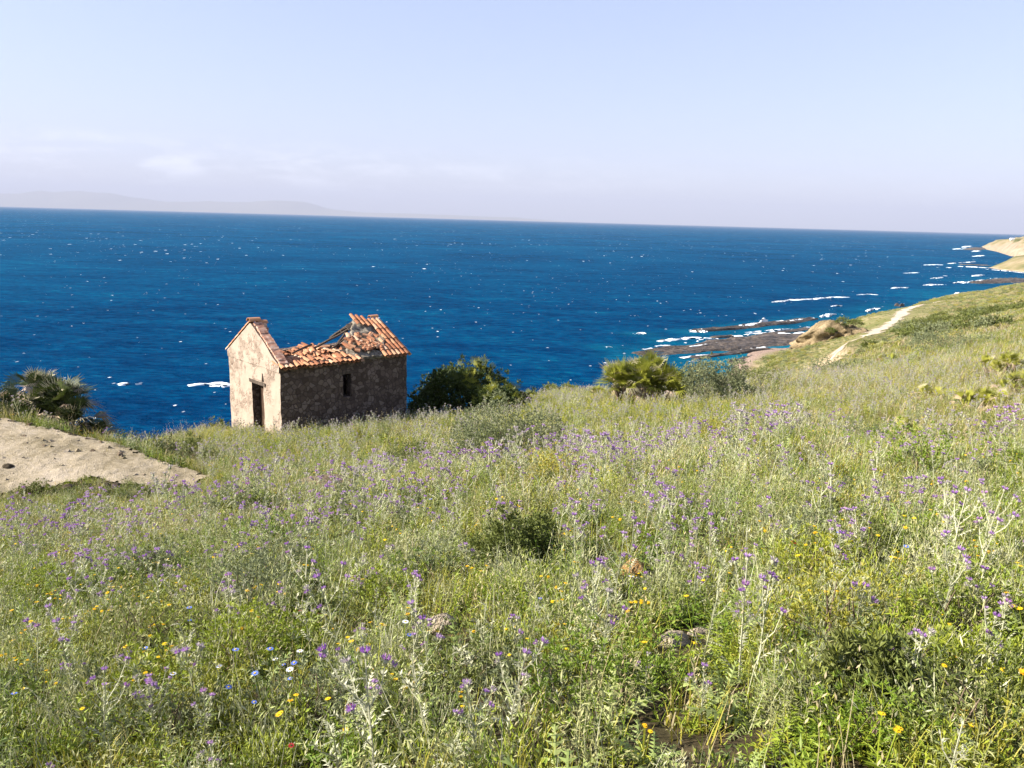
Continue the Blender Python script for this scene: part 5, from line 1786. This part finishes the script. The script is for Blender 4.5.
copies(list(zip(x[sel], y[sel])), th_mesh, 'thistle', 'purple flowered thistle with pale spiny stems growing in the near meadow', 'thistle', 'thistles in the near meadow', ([head_mesh] * 5 + [headf_mesh], 'flower_head'), [h for _, h in TH], .5, 1.0)
xb, yb = sample(-.5, 16, 2.6)
k = ok_place(xb, yb)
scatter('budding_thistles', [TH[i][0] for i in (1, 2, 4, 5)], xb[k], yb[k], .45, .95, tilt=.22)
xr, yr = x[~sel], y[~sel]
W1 = [whole(mb, [(a, b, c * 1.25) for a, b, c in h], HEAD) for mb, h in TH[:4]]
W2 = [whole(mb, [(a, b, c * 1.2) for a, b, c in h], HEADF) for mb, h in TH[1:4]]
k = rng.random(len(xr)) < np.interp(yr, [8, 14, 24], [.9, .5, .12])
scatter('thistle_drift', W1, xr[k], yr[k], .8, 1.2, tilt=.1)
scatter('faded_thistle_drift', W2, xr[~k], yr[~k], .8, 1.25, grow=np.full((~k).sum(), 1.15), tilt=.1)
# a pale band of gone over thistles along the brow of the slope
x, y = sample(19, 46, 4)
k = ok_place(x, y); x, y = x[k], y[k]
k = rng.random(len(x)) < np.clip(spots(x, y, [(420, 425, 170, 22, .7), (620, 400, 130, 22, .6), (820, 385, 170, 40, .6), (1000, 400, 100, 60, .3), (300, 445, 80, 20, .4)], .06), 0, 1)
scatter('faded_thistle_drift', W2, x[k], y[k], .8, 1.15, tilt=.14)

# ------------------------------------------------------------------ small flowers
DA = [daisy(3, .22, 'yellow'), daisy(2, .28, 'yellow'), daisy(4, .18, 'yellow')]
da_mesh = [mb.mesh('yellow_daisy') for mb, _ in DA]
fy = daisy_flower('yellow', .0125)
fy_mesh = fy.mesh('flower')
x, y = sample(2.4, 30, 9)
k = ok_place(x, y); x, y = x[k], y[k]
k = rng.random(len(x)) < np.clip(spots(x, y, [(260, 690, 200, 90, .8), (120, 700, 150, 70, .4), (560, 650, 120, 60, .35), (870, 620, 160, 90, .35), (1000, 720, 60, 60, .4), (580, 540, 80, 30, .4), (480, 740, 100, 40, .4), (60, 640, 80, 50, .4)], .2), 0, 1)
x, y = x[k], y[k]
px, py = proj(x, y, hz(x, y) + .2)
vis = (px > 4) & (px < 1020) & (py > 0) & (py < 760)
near = np.argsort(np.where(vis, y, 1e9))[:300]
sel = np.zeros(len(x), bool); sel[near] = True
copies(list(zip(x[sel], y[sel])), da_mesh, 'yellow_daisy', 'small yellow daisy plant low in the foreground grass', 'daisy', 'yellow daisies in the foreground', ([fy_mesh], 'flower'), [h for _, h in DA], .8, 1.3)
scatter('daisy_drift', [whole(mb, [(a, b, 1.2) for a, b in h], fy) for mb, h in DA], x[~sel], y[~sel], .9, 1.4)
for nm, key, sz, lab, cat, grp, pts in [
    ('blue_flower', 'blue', .013, 'small bright blue flower low in the grass', 'flower', 'blue flowers in the grass', [(440, 508, 0), (290, 692, 1), (300, 700, 1), (282, 698, 1), (270, 703, 1), (12, 738, 1), (540, 617, 1), (893, 570, 1), (404, 655, 1), (165, 672, 1), (190, 640, 1), (850, 566, 1), (245, 726, 1), (310, 688, 1), (640, 566, 1), (215, 715, 1), (232, 697, 1), (185, 634, 1), (262, 690, 1)]),
    ('white_flower', 'white', .014, 'small whitish blue flower in the left foreground grass', 'flower', 'white flowers in the grass', [(299, 695, 1), (286, 693, 1), (400, 657, 1), (228, 704, 1), (52, 612, 1), (625, 612, 1), (170, 716, 1), (305, 706, 1)]),
    ('red_flower', 'red', .014, 'small dark red flower in the foreground grass', 'flower', 'red flowers in the grass', [(288, 757, 1), (342, 745, 1), (306, 632, 1), (300, 636, 1), (780, 560, 1)])]:
    mb, h = daisy(1, .24, key)
    pm_ = [mb.mesh(nm)]; fm = daisy_flower(key, sz).mesh('flower')
    pl = []
    for (a, b, c) in pts:
        g = ground_at(a, b + 20)
        pl.append((g.x, g.y))
    copies(pl, pm_, nm, lab, cat, grp, ([fm], 'flower'), [h], 1.0, 1.5)

# ------------------------------------------------------------------ air, sky, sun
AZ, EL = math.radians(-97), math.radians(31)
w = bpy.data.worlds.new('World')
SC.world = w
w.use_nodes = True
t = NT(w)
sky = t.n('ShaderNodeTexSky', _sky_type='NISHITA', _sun_disc=False)
sky.sun_elevation = EL
sky.sun_rotation = AZ % (2 * PI)
sky.altitude = 0
sky.air_density = 1.0
sky.dust_density = 0.6
sky.ozone_density = 3.0
bg = t.n('ShaderNodeBackground', Color=t.mix(1.0, t.n('ShaderNodeGamma', Color=sky.outputs[0], Gamma=.5), (1.46, 1.41, 1.65), 'MULTIPLY'), Strength=.095)
# a low bank of faint cloud
d = t.n('ShaderNodeTexCoord').outputs['Generated']
sp = t.n('ShaderNodeSeparateXYZ', Vector=d)
cn = t.noise(t.scale(d, (14, 14, 60)), 1.0, 6, 0.62, .3)
el = sp.outputs[2]
band = t.math('MULTIPLY', t.math('MULTIPLY_ADD', el, 40, -0.7, clamp=True), t.math('MULTIPLY_ADD', el, -30, 2.6, clamp=True))
left = t.math('MULTIPLY_ADD', sp.outputs[0], -1.6, .35, clamp=True)
cm_ = t.math('MULTIPLY', t.math('MULTIPLY', t.math('MULTIPLY_ADD', cn, 5.0, -2.2, clamp=True), band), t.math('MULTIPLY_ADD', left, .8, .1))
bg2 = t.n('ShaderNodeBackground', Color=(.86, .88, .95), Strength=.5)
mx = t.n('ShaderNodeMixShader', i0=t.math('MULTIPLY', cm_, .9))
t.t.links.new(bg.outputs[0], mx.inputs[1]); t.t.links.new(bg2.outputs[0], mx.inputs[2])
wo = t.n('ShaderNodeOutputWorld')
t.t.links.new(mx.outputs[0], wo.inputs['Surface'])

sd = bpy.data.lights.new('sun', 'SUN')
sd.energy = 5.0
sd.angle = math.radians(.53)
sd.color = (1.0, .93, .83)
so = bpy.data.objects.new('sun', sd)
COL.objects.link(so)
sv = Vector((math.sin(AZ) * math.cos(EL), math.cos(AZ) * math.cos(EL), math.sin(EL)))
so.rotation_euler = sv.to_track_quat('Z', 'Y').to_euler()
so.location = (-20, -5, 60)

m, t = mat('sea_haze')
pv = t.n('ShaderNodeVolumePrincipled', Color=(.465, .505, .635), Density=3.6e-5)
t.out(None, pv)
M['haze'] = m
mb = MB(); mb.box((0, 31300, 830), (170000, 63400, 1742), 'haze')
hb = mb.build('haze'); hb['kind'] = 'stuff'

SC.view_settings.view_transform = 'Standard'
SC.view_settings.look = 'None'
SC.view_settings.gamma = 1
SC.view_settings.exposure = 1.65
SC.view_settings.use_curve_mapping = False
SC.render.film_transparent = False
cy = SC.cycles
cy.use_denoising = True
cy.denoiser = 'OPENIMAGEDENOISE'
cy.denoising_input_passes = 'RGB_ALBEDO_NORMAL'
cy.max_bounces = 5; cy.diffuse_bounces = 3; cy.glossy_bounces = 2; cy.transmission_bounces = 3; cy.volume_bounces = 0; cy.transparent_max_bounces = 4
cy.caustics_reflective = False; cy.caustics_refractive = False
cy.sample_clamp_indirect = 6
